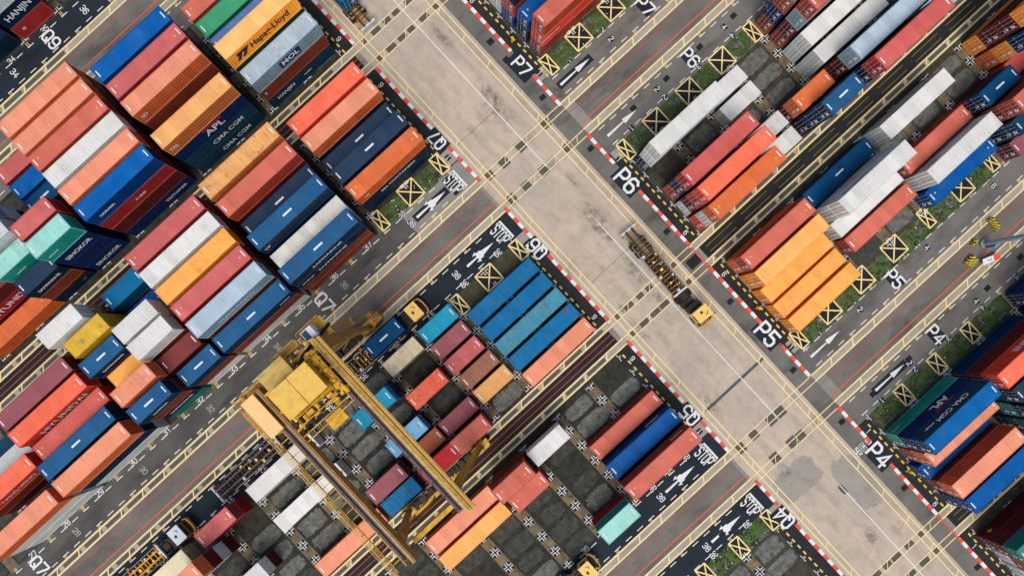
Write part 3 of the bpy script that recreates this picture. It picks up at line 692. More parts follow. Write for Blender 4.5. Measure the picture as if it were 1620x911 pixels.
# ---------------------------------------------------------------- containers
CW, CH = 2.44, 2.59
def corrug(b, p0, p1, z0, z1, depth, nrm, pitch=0.36):
    """a trapezoid-corrugated wall from p0 to p1"""
    p0 = Vector(p0); p1 = Vector(p1); L = (p1-p0).length; n = max(2, int(L/pitch)); d = (p1-p0)/n; nrm = Vector(nrm)
    pts = []
    for i in range(n):
        for t, o in ((0, 0), (.28, 0), (.5, 1), (.78, 1)):
            pts.append(p0+d*(i+t)-nrm*depth*o)
    pts.append(p1)
    k = len(b.v)
    for p in pts: b.v.append((p.x, p.y, z0)); b.v.append((p.x, p.y, z1))
    for i in range(len(pts)-1): b.f.append((k+2*i, k+2*i+2, k+2*i+3, k+2*i+1))
CM = {}
b = MB(); b.tube((0, 0, CH-.03), (0, 0, CH-.008), .13, 10); CM['dot'] = b.mesh('roof_label')
for ln in (6.06, 12.19):
    h, w = ln/2, CW/2
    b = MB()                                     # walls: sides and front end; the doors close the other end
    corrug(b, (-h+.12, -w+.02, 0), (h-.12, -w+.02, 0), .16, CH-.1, .045, (0, -1, 0))
    corrug(b, (h-.12, w-.02, 0), (-h+.12, w-.02, 0), .16, CH-.1, .045, (0, 1, 0))
    corrug(b, (h-.03, -w+.12, 0), (h-.03, w-.12, 0), .2, CH-.12, .045, (1, 0, 0), .3)
    b.box(-h+.04, h-.04, -w+.05, w-.05, .1, .17)
    CM['walls', ln] = b.mesh('walls')
    b = MB()                                     # frame: posts, rails and corner castings
    for sx in (-1, 1):
        for sy in (-1, 1):
            x0, x1 = sorted((sx*h, sx*(h-.13))); y0, y1 = sorted((sy*w, sy*(w-.13)))
            b.box(x0, x1, y0, y1, .12, CH-.12)
            for z0, z1 in ((0, .12), (CH-.12, CH)):
                xa, xb_ = sorted((sx*(h+.004), sx*(h-.18))); ya, yb_ = sorted((sy*(w+.004), sy*(w-.165))); b.box(xa, xb_, ya, yb_, z0, z1)
    for sy in (-1, 1):
        y0, y1 = sorted((sy*w, sy*(w-.07)))
        b.box(-h+.18, h-.18, y0, y1, .03, .17); b.box(-h+.18, h-.18, y0, y1, CH-.115, CH-.015)
    for sx in (-1, 1):
        x0, x1 = sorted((sx*h, sx*(h-.09)))
        b.box(x0, x1, -w+.165, w-.165, .03, .19); b.box(x0, x1, -w+.165, w-.165, CH-.13, CH-.015)
    CM['frame', ln] = b.mesh('frame')
    b = MB()                                     # roof: shallow pressed ridges across its width
    n = int((ln-.5)/.42); x = -h+.09; zt = CH-.03; pts = [(-h+.09, zt), (-h+.3, zt)]
    for i in range(n):
        xs = -h+.3+(ln-.6)*i/n; st = (ln-.6)/n
        pts += [(xs+st*.12, zt), (xs+st*.25, zt+.009), (xs+st*.62, zt+.009), (xs+st*.75, zt)]
    pts += [(h-.3, zt), (h-.09, zt)]
    k0 = len(b.v)
    for px, pz in pts: b.v += [(px, -w+.07, CH-.045), (px, -w+.14, pz), (px, w-.14, pz), (px, w-.07, CH-.045)]
    for i in range(len(pts)-1):
        for q in range(3): b.f.append((k0+4*i+q, k0+4*i+4+q, k0+4*i+5+q, k0+4*i+1+q))
    CM['roof', ln] = b.mesh('roof')
    b = MB()                                     # short painted bars near both roof ends
    for sx in (-1, 1):
        x0, x1 = sorted((sx*(h-.34), sx*(h-.50))); b = MB(); b.box(x0, x1, -.5, .5, CH-.03, CH-.012); CM['bars', ln, sx] = b.mesh('roof_stripe')
    b = MB(); b.box(-.75, .75, -.13, .13, CH-.03, CH-.012); CM['bars', ln, 0] = b.mesh('roof_stripe')
b = MB()                                         # one door leaf, hinge edge at +y side; local to its own centre
b.box(-.03, .03, -.535, .535, -1.1, 1.14)
for z in (-.95, -.52, -.09, .34, .77): b.box(-.055, -.03, -.45, .45, z, z+.26)
CM['door'] = b.mesh('door')
b = MB()
for y in (-.3, .28):
    b.tube((-.09, y, -1.12), (-.09, y, 1.15), .034, 6)
    for z in (-1.05, -.35, .4, 1.05): b.box(-.11, -.05, y-.06, y+.06, z, z+.07)
    b.box(-.12, -.09, y-.02, y+.26, -.28, -.23)
CM['gear'] = b.mesh('locking_gear')
b = MB()
for y, z, w, h in ((-.05, .75, .16, .1), (-.02, .52, .2, .05), (.0, .38, .16, .04), (.02, -.25, .12, .16), (-.02, -.62, .17, .05)): b.box(-.066, -.058, y-w, y+w, z-h, z+h)
CM['label'] = b.mesh('door_label')
for k, m in CM.items():
    nm = k if isinstance(k, str) else k[0]
    m.materials.append(M['croof'] if nm == 'roof' else M['logo_white'] if nm in ('bars', 'label') else M['lockbar'] if nm == 'gear' else M['logo_yellow'] if nm == 'dot' else M['cwall'])

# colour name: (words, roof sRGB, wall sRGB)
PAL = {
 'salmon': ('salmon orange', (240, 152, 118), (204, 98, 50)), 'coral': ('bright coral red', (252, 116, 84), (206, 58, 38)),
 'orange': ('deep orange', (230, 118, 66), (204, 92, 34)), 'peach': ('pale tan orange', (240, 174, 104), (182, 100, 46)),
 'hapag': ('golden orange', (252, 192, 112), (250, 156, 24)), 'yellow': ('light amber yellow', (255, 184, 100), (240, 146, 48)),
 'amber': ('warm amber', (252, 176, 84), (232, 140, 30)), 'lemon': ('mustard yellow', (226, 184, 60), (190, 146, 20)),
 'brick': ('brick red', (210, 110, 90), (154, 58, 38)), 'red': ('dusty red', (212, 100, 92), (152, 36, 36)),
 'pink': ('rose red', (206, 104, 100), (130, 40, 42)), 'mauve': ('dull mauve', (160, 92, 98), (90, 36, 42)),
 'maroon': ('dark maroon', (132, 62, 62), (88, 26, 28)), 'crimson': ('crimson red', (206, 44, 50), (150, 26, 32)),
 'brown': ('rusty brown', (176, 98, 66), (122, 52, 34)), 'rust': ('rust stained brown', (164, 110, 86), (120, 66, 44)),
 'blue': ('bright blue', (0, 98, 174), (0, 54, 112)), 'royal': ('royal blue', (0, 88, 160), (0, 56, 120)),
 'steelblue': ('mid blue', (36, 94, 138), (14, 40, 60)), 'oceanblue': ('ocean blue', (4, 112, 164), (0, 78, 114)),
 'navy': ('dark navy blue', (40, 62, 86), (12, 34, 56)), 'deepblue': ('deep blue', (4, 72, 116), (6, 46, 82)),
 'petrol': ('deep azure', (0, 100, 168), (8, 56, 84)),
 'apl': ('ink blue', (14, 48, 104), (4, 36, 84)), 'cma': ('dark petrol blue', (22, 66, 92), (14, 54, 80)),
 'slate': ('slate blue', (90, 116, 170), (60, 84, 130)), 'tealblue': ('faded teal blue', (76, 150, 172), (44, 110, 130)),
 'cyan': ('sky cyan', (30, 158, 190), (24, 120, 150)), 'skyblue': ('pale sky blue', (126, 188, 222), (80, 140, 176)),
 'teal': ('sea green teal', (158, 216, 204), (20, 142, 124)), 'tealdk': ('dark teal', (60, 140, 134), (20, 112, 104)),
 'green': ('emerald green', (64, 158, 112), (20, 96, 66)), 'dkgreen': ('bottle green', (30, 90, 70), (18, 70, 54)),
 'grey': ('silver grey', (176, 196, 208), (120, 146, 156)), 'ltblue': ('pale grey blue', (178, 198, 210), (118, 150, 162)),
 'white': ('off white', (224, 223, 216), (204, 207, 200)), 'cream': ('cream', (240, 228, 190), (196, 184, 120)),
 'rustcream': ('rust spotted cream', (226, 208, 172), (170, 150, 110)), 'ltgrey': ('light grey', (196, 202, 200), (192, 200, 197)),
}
CNO = [0]
HID = set([5,6,7,8,9,10,11,13,14,16,17,19,20,26,27,28,30,31,32,34,35,38,39,44,48,56,68,70,72,74,75,82,83,86,87,88,90,91,100,101,102,103,104,106,109,111,112,117,118,119,121,122,125,126,128,129,132,133,139,140,143,147,148,151,155,156,162,165,167,168,171,172,175,176,181,185,186,189,190,193,194,196,197,198,204,205,207,210,211,213,214,219,239,250,270,280,291,292,294,295,296,297,298,299,325,341,343,344,380,394,395,397,402,404,405,406,407,408,409,410,416,418,419,420])   # those the picture shows little or nothing of
BURIED = []
ORD = ['first', 'second', 'third', 'fourth', 'fifth', 'sixth', 'seventh', 'eighth', 'ninth']
def lum(c): return sum(c)/3
def container(loc, ln, colr, label, group='shipping containers stacked in the yard', lh=CH, top=True, wear=.35, doors='W', stripes=False, bars=True):
    w_, roofc, wallc = PAL[colr]
    j = 1+random.uniform(-.06, .06)
    CNO[0] += 1
    if CNO[0] in HID:
        BURIED.append((loc, ln, wallc, lh)); return None, False
    o = empty('shipping_container', loc)
    tag(o, label, 'shipping container', group); o['cno'] = CNO[0]
    o.scale = (1, 1, lh/CH)
    L = 12.19 if ln == 40 else 6.06
    flip = doors == 'E'
    if flip: o.rotation_euler = (0, 0, math.pi)
    o.rotation_euler.z += random.uniform(-.004, .004)
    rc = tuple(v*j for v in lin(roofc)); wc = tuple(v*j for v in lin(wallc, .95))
    def add(nm, me, c, par=o, loc=None, alpha=wear):
        q = bpy.data.objects.new(nm, me); COL.objects.link(q); q.parent = par
        if loc: q.location = loc
        q.color = (*c, alpha); return q
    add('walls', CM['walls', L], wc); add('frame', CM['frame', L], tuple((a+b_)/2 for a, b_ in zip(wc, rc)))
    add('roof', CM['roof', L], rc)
    if top and stripes:
        for e in (-1, 1): add('roof_stripe', CM['bars', L, e], (1, 1, 1))
    if top and stripes and colr in ('steelblue', 'navy', 'deepblue') and colr+str(ln) != 'navy20': add('roof_stripe', CM['bars', L, 0], (1, 1, 1))
    if top and colr in ('salmon', 'coral', 'brick', 'pink', 'red', 'peach', 'orange', 'royal') and random.random() < .7:
        add('roof_label', CM['dot'], (1, 1, 1), o, (L/2-1.1, -.15, 0)); add('roof_label', CM['dot'], (1, 1, 1), o, (-L/2+1.1, .2, 0))
    for s in (-1, 1):
        d = add('door', CM['door'], tuple(min(1, v*1.05) for v in wc), o, (-L/2+.05, s*.545, 1.3))
        if bars:
            add('locking_gear', CM['gear'], (1, 1, 1), d)
            if s < 0: add('door_label', CM['label'], (1, 1, 1), d)
    return o, flip

def side_mark(o, flip, face, s, x, z, size, mat, bold=.02, sx=1.0, slant=0, rect=None):
    """lettering on the wall that faces -y ('S') or +y ('N') of the yard; x along the yard"""
    par = o
    sgn = -1 if face == 'S' else 1
    me = text_mesh(s, size, bold, sx).copy(); me.materials.clear(); me.materials.append(M[mat])
    q = bpy.data.objects.new('logo', me); COL.objects.link(q); q.parent = par
    y = sgn*(CW/2+.012); rz = 0 if face == 'S' else math.pi
    if flip: x, y, rz = -x, -y, rz+math.pi
    q.location = (x, y, z); q.rotation_euler = (R(90), 0, rz)
    if rect:
        w, h, mt = rect; b = MB(); b.box(-w/2, w/2, -.004, .004, -h/2, h/2)
        p = b.build('logo_panel', M[mt], par); p.location = (x, y-sgn*(-1 if flip else 1)*.006*(1), z); p.rotation_euler = (0, 0, rz)
    return q

BAYNAME = {}
def stack(blk, row, x, ln, levels, lh=CH, wear=.35, doors='W', stripes=None, bay='', marks=None, dx=0):
    """levels: colours from the ground up; row counted 1..6 from the upper left"""
    y = BL[blk]['rows'][row-1]; n = len(levels)
    for i, c in enumerate(levels):
        lev = 'topmost' if i == n-1 else ('bottom' if i == 0 else ('second from top' if i == n-2 else 'third from top'))
        if n == 1: lev = 'unstacked'
        ll = 'long' if ln == 40 else 'short'
        lab = f"{PAL[c][0]} {ll} container, {lev}, {ORD[row-1]} row, {bay}, block {blk}"
        j = random.uniform(-.04, .04)
        top = i == n-1
        st = (stripes if stripes is not None else (c not in ('white', 'cream', 'yellow', 'amber', 'hapag', 'rustcream', 'lemon', 'oceanblue', 'tealblue', 'cyan')))
        o, fl = container((x+(j if i else 0), y+random.uniform(-.02, .02), .02+i*(lh+.004)), ln, c, lab, f'{ll} containers stacked in block {blk}', lh, top, wear, doors, st, bars=(blk[0] == 'P' or doors == 'E'))
        if o and marks and i in marks:
            for mk in marks[i]: side_mark(o, fl, *mk)

W = 'S'
def S(txt, x=0, z=1.45, size=1.2, mat='logo_white', sx=1.0, bold=.02): return ('S', txt, x, z, size, mat, bold, sx)
def NN(txt, x=0, z=1.45, size=1.2, mat='logo_white', sx=1.0, bold=.02): return ('N', txt, x, z, size, mat, bold, sx)

b1, b2, b3, b4, b5, b6 = ('bay beside the road', 'second bay from road', 'third bay from road', 'fourth bay from road', 'fifth bay from road', 'sixth bay from road')
# --- block Q9
stack('Q9', 6, -18.7, 20, ['red', 'navy', 'ltgrey'], bay='bay above Q9', marks={1: [S('HANJIN', 0, 1.3, 1.3, sx=1.0)], 0: [S('01', -1.6, 1.4, .6)]}, dx=0)
stack('Q9', 6, -25.4, 20, ['navy', 'deepblue', 'navy'], bay='bay beside Q9')
stack('Q9', 5, -18.7, 20, ['maroon', 'ltgrey', 'white'], bay='bay above Q9')
# --- block Q8
stack('Q8', 2, 4.5, 40, ['maroon', 'navy', 'brick'], bay=b1); stack('Q8', 3, 4.5, 40, ['navy', 'dkgreen', 'green'], bay=b1)
stack('Q8', 4, 4.5, 40, ['steelblue', 'slate', 'slate'], bay=b1)
stack('Q8', 5, 4.4, 40, ['dkgreen', 'navy', 'dkgreen', 'hapag'], lh=2.62, bay=b1, marks={3: [S('Hapag-Lloyd', .9, 1.35, 1.45, 'logo_navy', .92, .03), S('◤◤', -4.4, 1.35, .1, 'logo_navy')]})
stack('Q8', 6, 4.6, 40, ['cma', 'brown', 'grey'], lh=2.62, wear=.7, bay=b1, marks={2: [S('MOL', .4, 1.35, 1.15, 'logo_white', 1.25, .03)+(0, (3.6, 1.35, 'logo_blue'))], 0: [S('HANJIN', -3.0, 1.35, .95), S('CAUTION', 1.2, 1.3, .3)], 1: [S('T', -5.4, 1.5, .8)]})
Q8B = -9.45
stack('Q8', 2, Q8B, 40, ['navy', 'maroon', 'brown', 'blue'], bay=b2); stack('Q8', 3, Q8B, 40, ['navy', 'brown', 'maroon', 'pink'], bay=b2)
stack('Q8', 4, Q8B, 40, ['maroon', 'maroon', 'brown', 'salmon'], bay=b2, marks={3: [S('5D', -5.0, 1.3, .8)]}); stack('Q8', 5, Q8B, 40, ['maroon', 'maroon'], bay=b2)
stack('Q8', 6, Q8B, 40, ['cma', 'cma', 'apl', 'peach'], lh=2.62, bay=b2, marks={3: [S('TAL', -5.0, 1.3, .8)],
      2: [S('APL', .4, 1.25, 1.7, 'logo_white', 1.1, .04)], 1: [S('CMA CGM', 1.2, 1.3, 1.15, 'logo_white', 1.05)], 0: [S('CMA CGM', 1.2, 1.3, 1.1, 'logo_white', 1.05)]})
Q8C = -23.2
for r, c in ((1, 'salmon'), (2, 'salmon'), (3, 'brick'), (4, 'white'), (5, 'orange')):
    stack('Q8', r, Q8C, 40, ['maroon', 'navy', 'brown', {'orange': 'salmon'}.get(c, c)], bay=b3, wear=.3)
stack('Q8', 6, Q8C, 40, ['apl', 'maroon', 'red', 'blue'], bay=b3, marks={3: [S('NORASIA', -3.4, 1.3, .6)], 2: [S('K LINE', .4, 1.3, .6)], 0: [S('TEXTAINER', 3.0, 1.4, .75, 'logo_white')]})
Q8D = -33.0
stack('Q8', 1, Q8D, 20, ['brown', 'pink'], bay=b4); stack('Q8', 2, Q8D, 20, ['navy', 'blue'], bay=b4); stack('Q8', 3, Q8D, 20, ['navy', 'deepblue'], bay=b4)
stack('Q8', 5, -33.6, 20, ['maroon']*3+['pink'], lh=2.85, bay=b4); stack('Q8', 6, -33.7, 20, ['apl', 'apl', 'apl', 'teal'], lh=2.88, bay=b4, doors='W', marks={2: [S('SINOKOR', 0, 1.25, 1.0)], 0: [S('SINOKOR', 0, 1.25, 1.0)], 3: [S('—', -1.6, 1.3, 1.6)]})
stack('Q8', 3, -40.4, 20, ['maroon', 'navy', 'ltgrey', 'grey'], bay=b5); stack('Q8', 4, -40.4, 20, ['maroon', 'maroon', 'navy', 'ltgrey'], bay=b5)
stack('Q8', 5, -40.6, 20, ['tealdk', 'tealdk', 'teal'], lh=3.0, wear=.8, bay=b5, marks={2: [S('—', -.6, 1.3, 1.6)]}); stack('Q8', 6, -40.3, 20, ['navy', 'brown', 'navy'], lh=2.45, bay=b5, marks={2: [S('SAFMARINE', 0, 1.2, .75)], 0: [S('—', 1.6, 1.2, .6)]})
stack('Q8', 5, -49.8, 40, ['maroon', 'crimson', 'maroon'], bay=b6, marks={1: [S('HYUNDAI', 2.6, 1.25, 1.5, 'logo_white', 1.1)]}); stack('Q8', 6, -49.7, 40, ['orange'], bay=b6, wear=.7)
stack('Q8', 4, -49.8, 40, ['dkgreen', 'maroon', 'dkgreen'], bay=b6)
# --- block Q7
Q7A = 4.55
stack('Q7', 1, Q7A, 40, ['brown', 'maroon', 'coral'], bay=b1, wear=.2); stack('Q7', 2, Q7A, 40, ['maroon', 'navy', 'salmon'], bay=b1, wear=.2)
stack('Q7', 3, Q7A, 40, ['navy', 'navy'], bay=b1); stack('Q7', 4, Q7A, 40, ['navy', 'navy', 'navy'], bay=b1, wear=.5)
stack('Q7', 5, Q7A, 40, ['navy', 'navy', 'orange'], bay=b1, marks={2: [S('UES', -4.6, 1.4, .55)], 1: [S('SEA CONTAINERS', .5, 1.3, .8)]})
Q7B = -9.2
stack('Q7', 1, Q7B, 40, ['maroon', 'brown', 'maroon', 'peach'], lh=2.75, wear=.95, bay=b2); stack('Q7', 2, Q7B, 40, ['maroon', 'brown', 'maroon', 'brick'], bay=b2, wear=.3)
stack('Q7', 3, Q7B, 40, ['navy', 'navy', 'navy'], bay=b2); stack('Q7', 4, Q7B, 40, ['navy', 'navy', 'navy', 'steelblue'], bay=b2, wear=.6, marks={3: [S('CP', -5.2, 1.3, .8)]})
stack('Q7', 5, Q7B, 40, ['ltgrey', 'ltgrey', 'white'], bay=b2); stack('Q7', 6, Q7B-.1, 40, ['brown', 'brown', 'navy', 'steelblue'], lh=2.5, wear=.6, bay=b2, marks={3: [S('SAFMARINE', 0, 1.25, 1.0)], 2: [S('SAFMARINE', 0, 1.25, 1.0), S('MAERSK', -4.5, 1.25, .6)]})
Q7C = -22.75
for r, c in ((1, 'pink'), (2, 'white'), (3, 'amber'), (4, 'pink')): stack('Q7', r, Q7C, 40, ['maroon', 'navy', 'brown', c], bay=b3, wear=.3 if c != 'amber' else .5)
stack('Q7', 5, Q7C, 40, ['brown', 'maroon', 'brown', 'ltblue'], bay=b3, marks={3: [S('TRANS OCEAN', 0, 1.3, .9)]})
stack('Q7', 6, Q7C+.25, 40, ['white', 'brown', 'steelblue'], bay=b3, marks={2: [S('MAERSK', 4.4, 1.3, .5)]})
Q7D = -32.95
stack('Q7', 1, Q7D, 20, ['navy', 'maroon', 'oceanblue'], lh=2.4, bay=b4, stripes=True); stack('Q7', 2, Q7D, 20, ['navy', 'royal'], bay=b4)
stack('Q7', 3, Q7D-.4, 20, ['maroon', 'dkgreen', 'ltgrey', 'white'], bay=b4, doors='W'); stack('Q7', 4, Q7D-.3, 20, ['maroon', 'maroon', 'brown', 'white'], lh=2.65, bay=b4)
stack('Q7', 5, Q7D, 20, ['maroon', 'maroon', 'maroon'], bay=b4); stack('Q7', 6, -32.35, 20, ['white', 'brown', 'steelblue'], lh=2.5, bay=b4)
Q7E = -39.3
stack('Q7', 1, -40.6, 20, ['navy', 'maroon', 'lemon', 'white'], lh=2.75, doors='E', bay=b5, stripes=False); stack('Q7', 2, Q7E+.1, 20, ['navy', 'lemon', 'lemon', 'lemon'], bay=b5, wear=.8)
stack('Q7', 3, -40.1, 20, ['maroon', 'navy', 'maroon', 'steelblue'], lh=2.4, bay=b5, marks={3: [S('SAFMARINE', 0, 1.3, .7)]})
stack('Q7', 4, Q7E, 20, ['maroon', 'maroon', 'amber'], bay=b5); stack('Q7', 5, Q7E+.2, 20, ['maroon', 'maroon', 'brown', 'salmon'], bay=b5, wear=.6)
stack('Q7', 6, Q7E, 20, ['tealdk', 'navy', 'brown', 'steelblue'], lh=2.5, bay=b5, marks={3: [S('MAERSK', 0, 1.3, .7)], 1: [S('SAFMARINE', 0, 1.3, .8)]})
Q7F = -50.7
stack('Q7', 2, Q7F, 40, ['maroon', 'brown', 'mauve'], lh=2.85, bay=b6); stack('Q7', 3, Q7F, 40, ['brown', 'maroon', 'coral'], lh=2.9, bay=b6, marks={2: [S('HYUNDAI', .5, 1.25, 1.35, 'logo_white', 1.35)]})
stack('Q7', 4, -50.4, 40, ['maroon', 'navy', 'red'], lh=2.5, bay=b6); stack('Q7', 5, Q7F, 40, ['maroon', 'navy', 'steelblue'], lh=2.95, bay=b6)
stack('Q7', 6, Q7F, 40, ['white', 'steelblue', 'salmon'], lh=2.95, bay=b6, wear=.2)
b7 = 'seventh bay from road'
stack('Q7', 3, -64.3, 40, ['grey', 'ltgrey'], bay=b7); stack('Q7', 2, -64.3, 40, ['cma'], bay=b7)
stack('Q7', 4, -63.6, 40, ['maroon', 'brown', 'coral'], bay=b7, marks={2: [S('YANG MING', 1.3, 1.25, 1.1)]}); stack('Q7', 6, -64.0, 40, ['white', 'white', 'salmon'], lh=2.9, bay=b7, wear=.2)
# --- block Q6
stack('Q6', 2, 4.9, 40, ['oceanblue'], bay=b1, wear=1.1); stack('Q6', 3, 4.9, 40, ['oceanblue'], bay=b1, wear=.7); stack('Q6', 4, 4.9, 40, ['tealblue'], bay=b1, wear=.9)
stack('Q6', 5, 4.85, 40, ['oceanblue'], bay=b1, wear=1.1); stack('Q6', 6, 4.9, 40, ['salmon'], bay=b1, wear=.12)
b2s, b3s, b4s, b5s = 'second bay from road', 'third bay from road', 'bay under the crane', 'bay below the crane girder'
stack('Q6', 1, -5.1, 20, ['cyan'], bay=b2s, wear=.8, stripes=True); stack('Q6', 2, -5.3, 20, ['mauve'], bay=b2s, wear=.7)
stack('Q6', 3, -5.4, 20, ['pink'], bay=b2s, wear=.7, lh=2.8); stack('Q6', 4, -5.2, 20, ['rust'], bay=b2s, wear=1.0); stack('Q6', 5, -5.1, 20, ['peach'], bay=b2s, wear=.5)
stack('Q6', 1, -12.0, 20, ['rustcream'], bay=b3s, wear=.65); stack('Q6', 3, -12.2, 20, ['maroon', 'coral'], bay=b3s, wear=.7)
stack('Q6', 5, -11.9, 20, ['mauve'], bay=b3s, wear=.9); stack('Q6', 6, -12.1, 20, ['maroon', 'brick'], bay=b3s, wear=.6)
stack('Q6', 2, -18.8, 20, ['maroon', 'deepblue', 'cyan'], bay=b4s, wear=.6, stripes=True); stack('Q6', 4, -18.8, 20, ['maroon', 'skyblue'], bay=b4s, wear=.7)
stack('Q6', 5, -18.4, 20, ['brown'], bay=b4s); stack('Q6', 6, -18.0, 20, ['maroon', 'crimson'], bay=b4s)
stack('Q6', 5, -25.3, 20, ['maroon', 'mauve'], bay=b5s, wear=.6); stack('Q6', 6, -25.8, 20, ['oceanblue'], bay=b5s, wear=1.0)
stack('Q6', 1, -35.4, 40, ['white'], bay='bay left of the crane', wear=.15, lh=2.9); stack('Q6', 3, -35.4, 40, ['white'], bay='bay left of the crane', wear=.12, lh=2.9)
stack('Q6', 6, -35.6, 40, ['salmon'], bay='bay left of the crane', wear=.12)
stack('Q6', 1, -46.9, 20, ['crimson', 'pink'], bay=b6, wear=.5); stack('Q6', 2, -52.1, 20, ['maroon', 'ltgrey', 'maroon', 'salmon'], bay=b6)
stack('Q6', 4, -48.9, 20, ['maroon', 'white'], bay=b6, wear=.5); stack('Q6', 1, -60.0, 40, ['cream'], bay=b7, wear=.15, lh=3.0, doors='E')
# --- block Q5
stack('Q5', 3, 4.95, 40, ['brick'], bay=b1, wear=.3, lh=2.9); stack('Q5', 4, 4.9, 40, ['navy', 'royal'], bay=b1, wear=.2, marks={1: [NN('COSCO', 3, 1.4, .7)]}); stack('Q5', 5, 4.8, 40, ['maroon', 'maroon', 'brick'], bay=b1, wear=.12, marks={2: [NN('FLORENS', 4, 1.3, .5)]})
stack('Q5', 1, -5.1, 20, ['maroon', 'white'], bay=b2, wear=.6); stack('Q5', 6, -5.2, 20, ['red', 'teal'], bay=b2, wear=.15)
stack('Q5', 1, -11.8, 20, ['brown', 'maroon', 'brick'], bay=b3, wear=.4); stack('Q5', 2, -11.5, 20, ['maroon', 'brick'], bay=b3, wear=.2)
stack('Q5', 1, -21.7, 40, ['salmon'], bay=b4, wear=.12); stack('Q5', 2, -21.8, 40, ['yellow'], bay=b4, wear=.1)
# --- block P7
stack('P7', 5, 38.9, 40, ['brown', 'coral', 'brick'], bay=b1, wear=.3, marks={1: [S('HAMBURG SUD', -4.6, 1.4, .5)]}); stack('P7', 4, 38.8, 40, ['navy', 'royal'], bay=b1)
stack('P7', 3, 38.8, 40, ['royal', 'brick', 'navy', 'deepblue'], bay=b1); stack('P7', 2, 38.8, 40, ['ltgrey', 'ltgrey', 'white', 'white'], bay=b1)
stack('P7', 5, 52.3, 40, ['brown', 'coral', 'brick'], bay=b2)
# --- block P6
P = 38.7
stack('P6', 2, P, 40, ['deepblue', 'ltgrey', 'white'], bay=b1, wear=.3, stripes=True); stack('P6', 4, P+.1, 40, ['brick', 'steelblue', 'red'], lh=2.85, bay=b1, wear=.3)
stack('P6', 5, P, 40, ['ltgrey', 'maroon', 'brick', 'coral'], lh=2.3, bay=b1, wear=.05); stack('P6', 6, P, 40, ['coral', 'ltgrey', 'orange'], bay=b1, wear=.3)
stack('P6', 2, 48.7, 20, ['white'], bay=b2, wear=.3); stack('P6', 3, 48.6, 20, ['white'], bay=b2, wear=.3); stack('P6', 5, 48.6, 20, ['white'], bay=b2, wear=.6); stack('P6', 6, 48.5, 20, ['white'], bay=b2, wear=.5)
stack('P6', 5, 55.5, 20, ['maroon', 'orange'], bay=b3, wear=.5); stack('P6', 6, 56.3, 20, ['navy', 'deepblue', 'steelblue'], bay=b3, marks={2: [NN('SAFMARINE', 0, 1.2, .6)]})
P3_ = 65.6
stack('P6', 1, P3_, 40, ['brown', 'deepblue', 'brick', 'ltblue'], bay=b4); stack('P6', 2, P3_, 40, ['brown', 'maroon', 'ltblue', 'brick'], lh=2.5, bay=b4)
stack('P6', 3, P3_, 40, ['ltgrey', 'white'], bay=b4, wear=.1); stack('P6', 4, P3_-.3, 40, ['ltgrey', 'white'], bay=b4, wear=.25)
stack('P6', 5, P3_+1.2, 40, ['maroon', 'maroon', 'ltblue'], bay=b4, wear=.1, lh=2.8); stack('P6', 6, P3_+1.0, 40, ['deepblue', 'maroon', 'navy', 'red'], lh=2.62, bay=b4, wear=.1)
stack('P6', 6, 80.2, 40, ['maroon', 'grey'], bay=b5); stack('P6', 5, 80.2, 40, ['maroon', 'cma'], bay=b5)
# --- block P5
stack('P5', 1, 38.4, 40, ['orange', 'brick'], bay=b1, wear=.1); stack('P5', 2, 38.3, 40, ['amber', 'yellow'], bay=b1, wear=.35); stack('P5', 3, 38.2, 40, ['amber'], bay=b1, wear=.2, lh=2.9)
stack('P5', 4, 38.2, 40, ['amber'], bay=b1, wear=.4); stack('P5', 5, 38.4, 40, ['amber'], bay=b1, wear=.25)
P5B = 52.1
stack('P5', 1, P5B, 40, ['deepblue'], bay=b2, wear=.05); stack('P5', 2, P5B, 40, ['ltgrey', 'ltgrey', 'white'], bay=b2, wear=.3, marks={2: [NN('HAMBURG SUD', -2.2, 1.4, .7, 'logo_red')], 1: [NN('SUD', 0, 1.4, .6, 'logo_red')]})
stack('P5', 3, P5B, 40, ['white'], bay=b2, wear=.2); stack('P5', 4, P5B, 40, ['brick'], bay=b2, wear=.1)
stack('P5', 1, 65.5, 40, ['ltgrey', 'white'], bay=b3, wear=.05, lh=2.2); stack('P5', 3, 65.3, 40, ['brick'], bay=b3, wear=.2, lh=2.9)
stack('P5', 4, 65.6, 40, ['ltgrey', 'white'], bay=b3, wear=.3, marks={1: [NN('HAMBURG', -4, 1.4, .6, 'logo_red')]}); stack('P5', 5, 65.2, 40, ['royal'], bay=b3, wear=.05)
stack('P5', 3, 75.4, 20, ['maroon', 'deepblue'], bay=b4, lh=2.4); stack('P5', 3, 86.0, 40, ['red'], bay=b5)
stack('P5', 4, 78.9, 40, ['maroon', 'brown', 'brick'], bay=b4, lh=2.5); stack('P5', 5, 78.9, 40, ['navy', 'cma'], bay=b4); stack('P5', 6, 78.9, 40, ['mauve'], bay=b4)
stack('P5', 1, 85.9, 40, ['amber', 'maroon', 'maroon', 'amber'], bay=b5); stack('P5', 2, 85.9, 40, ['orange', 'amber', 'deepblue', 'maroon'], bay=b5)
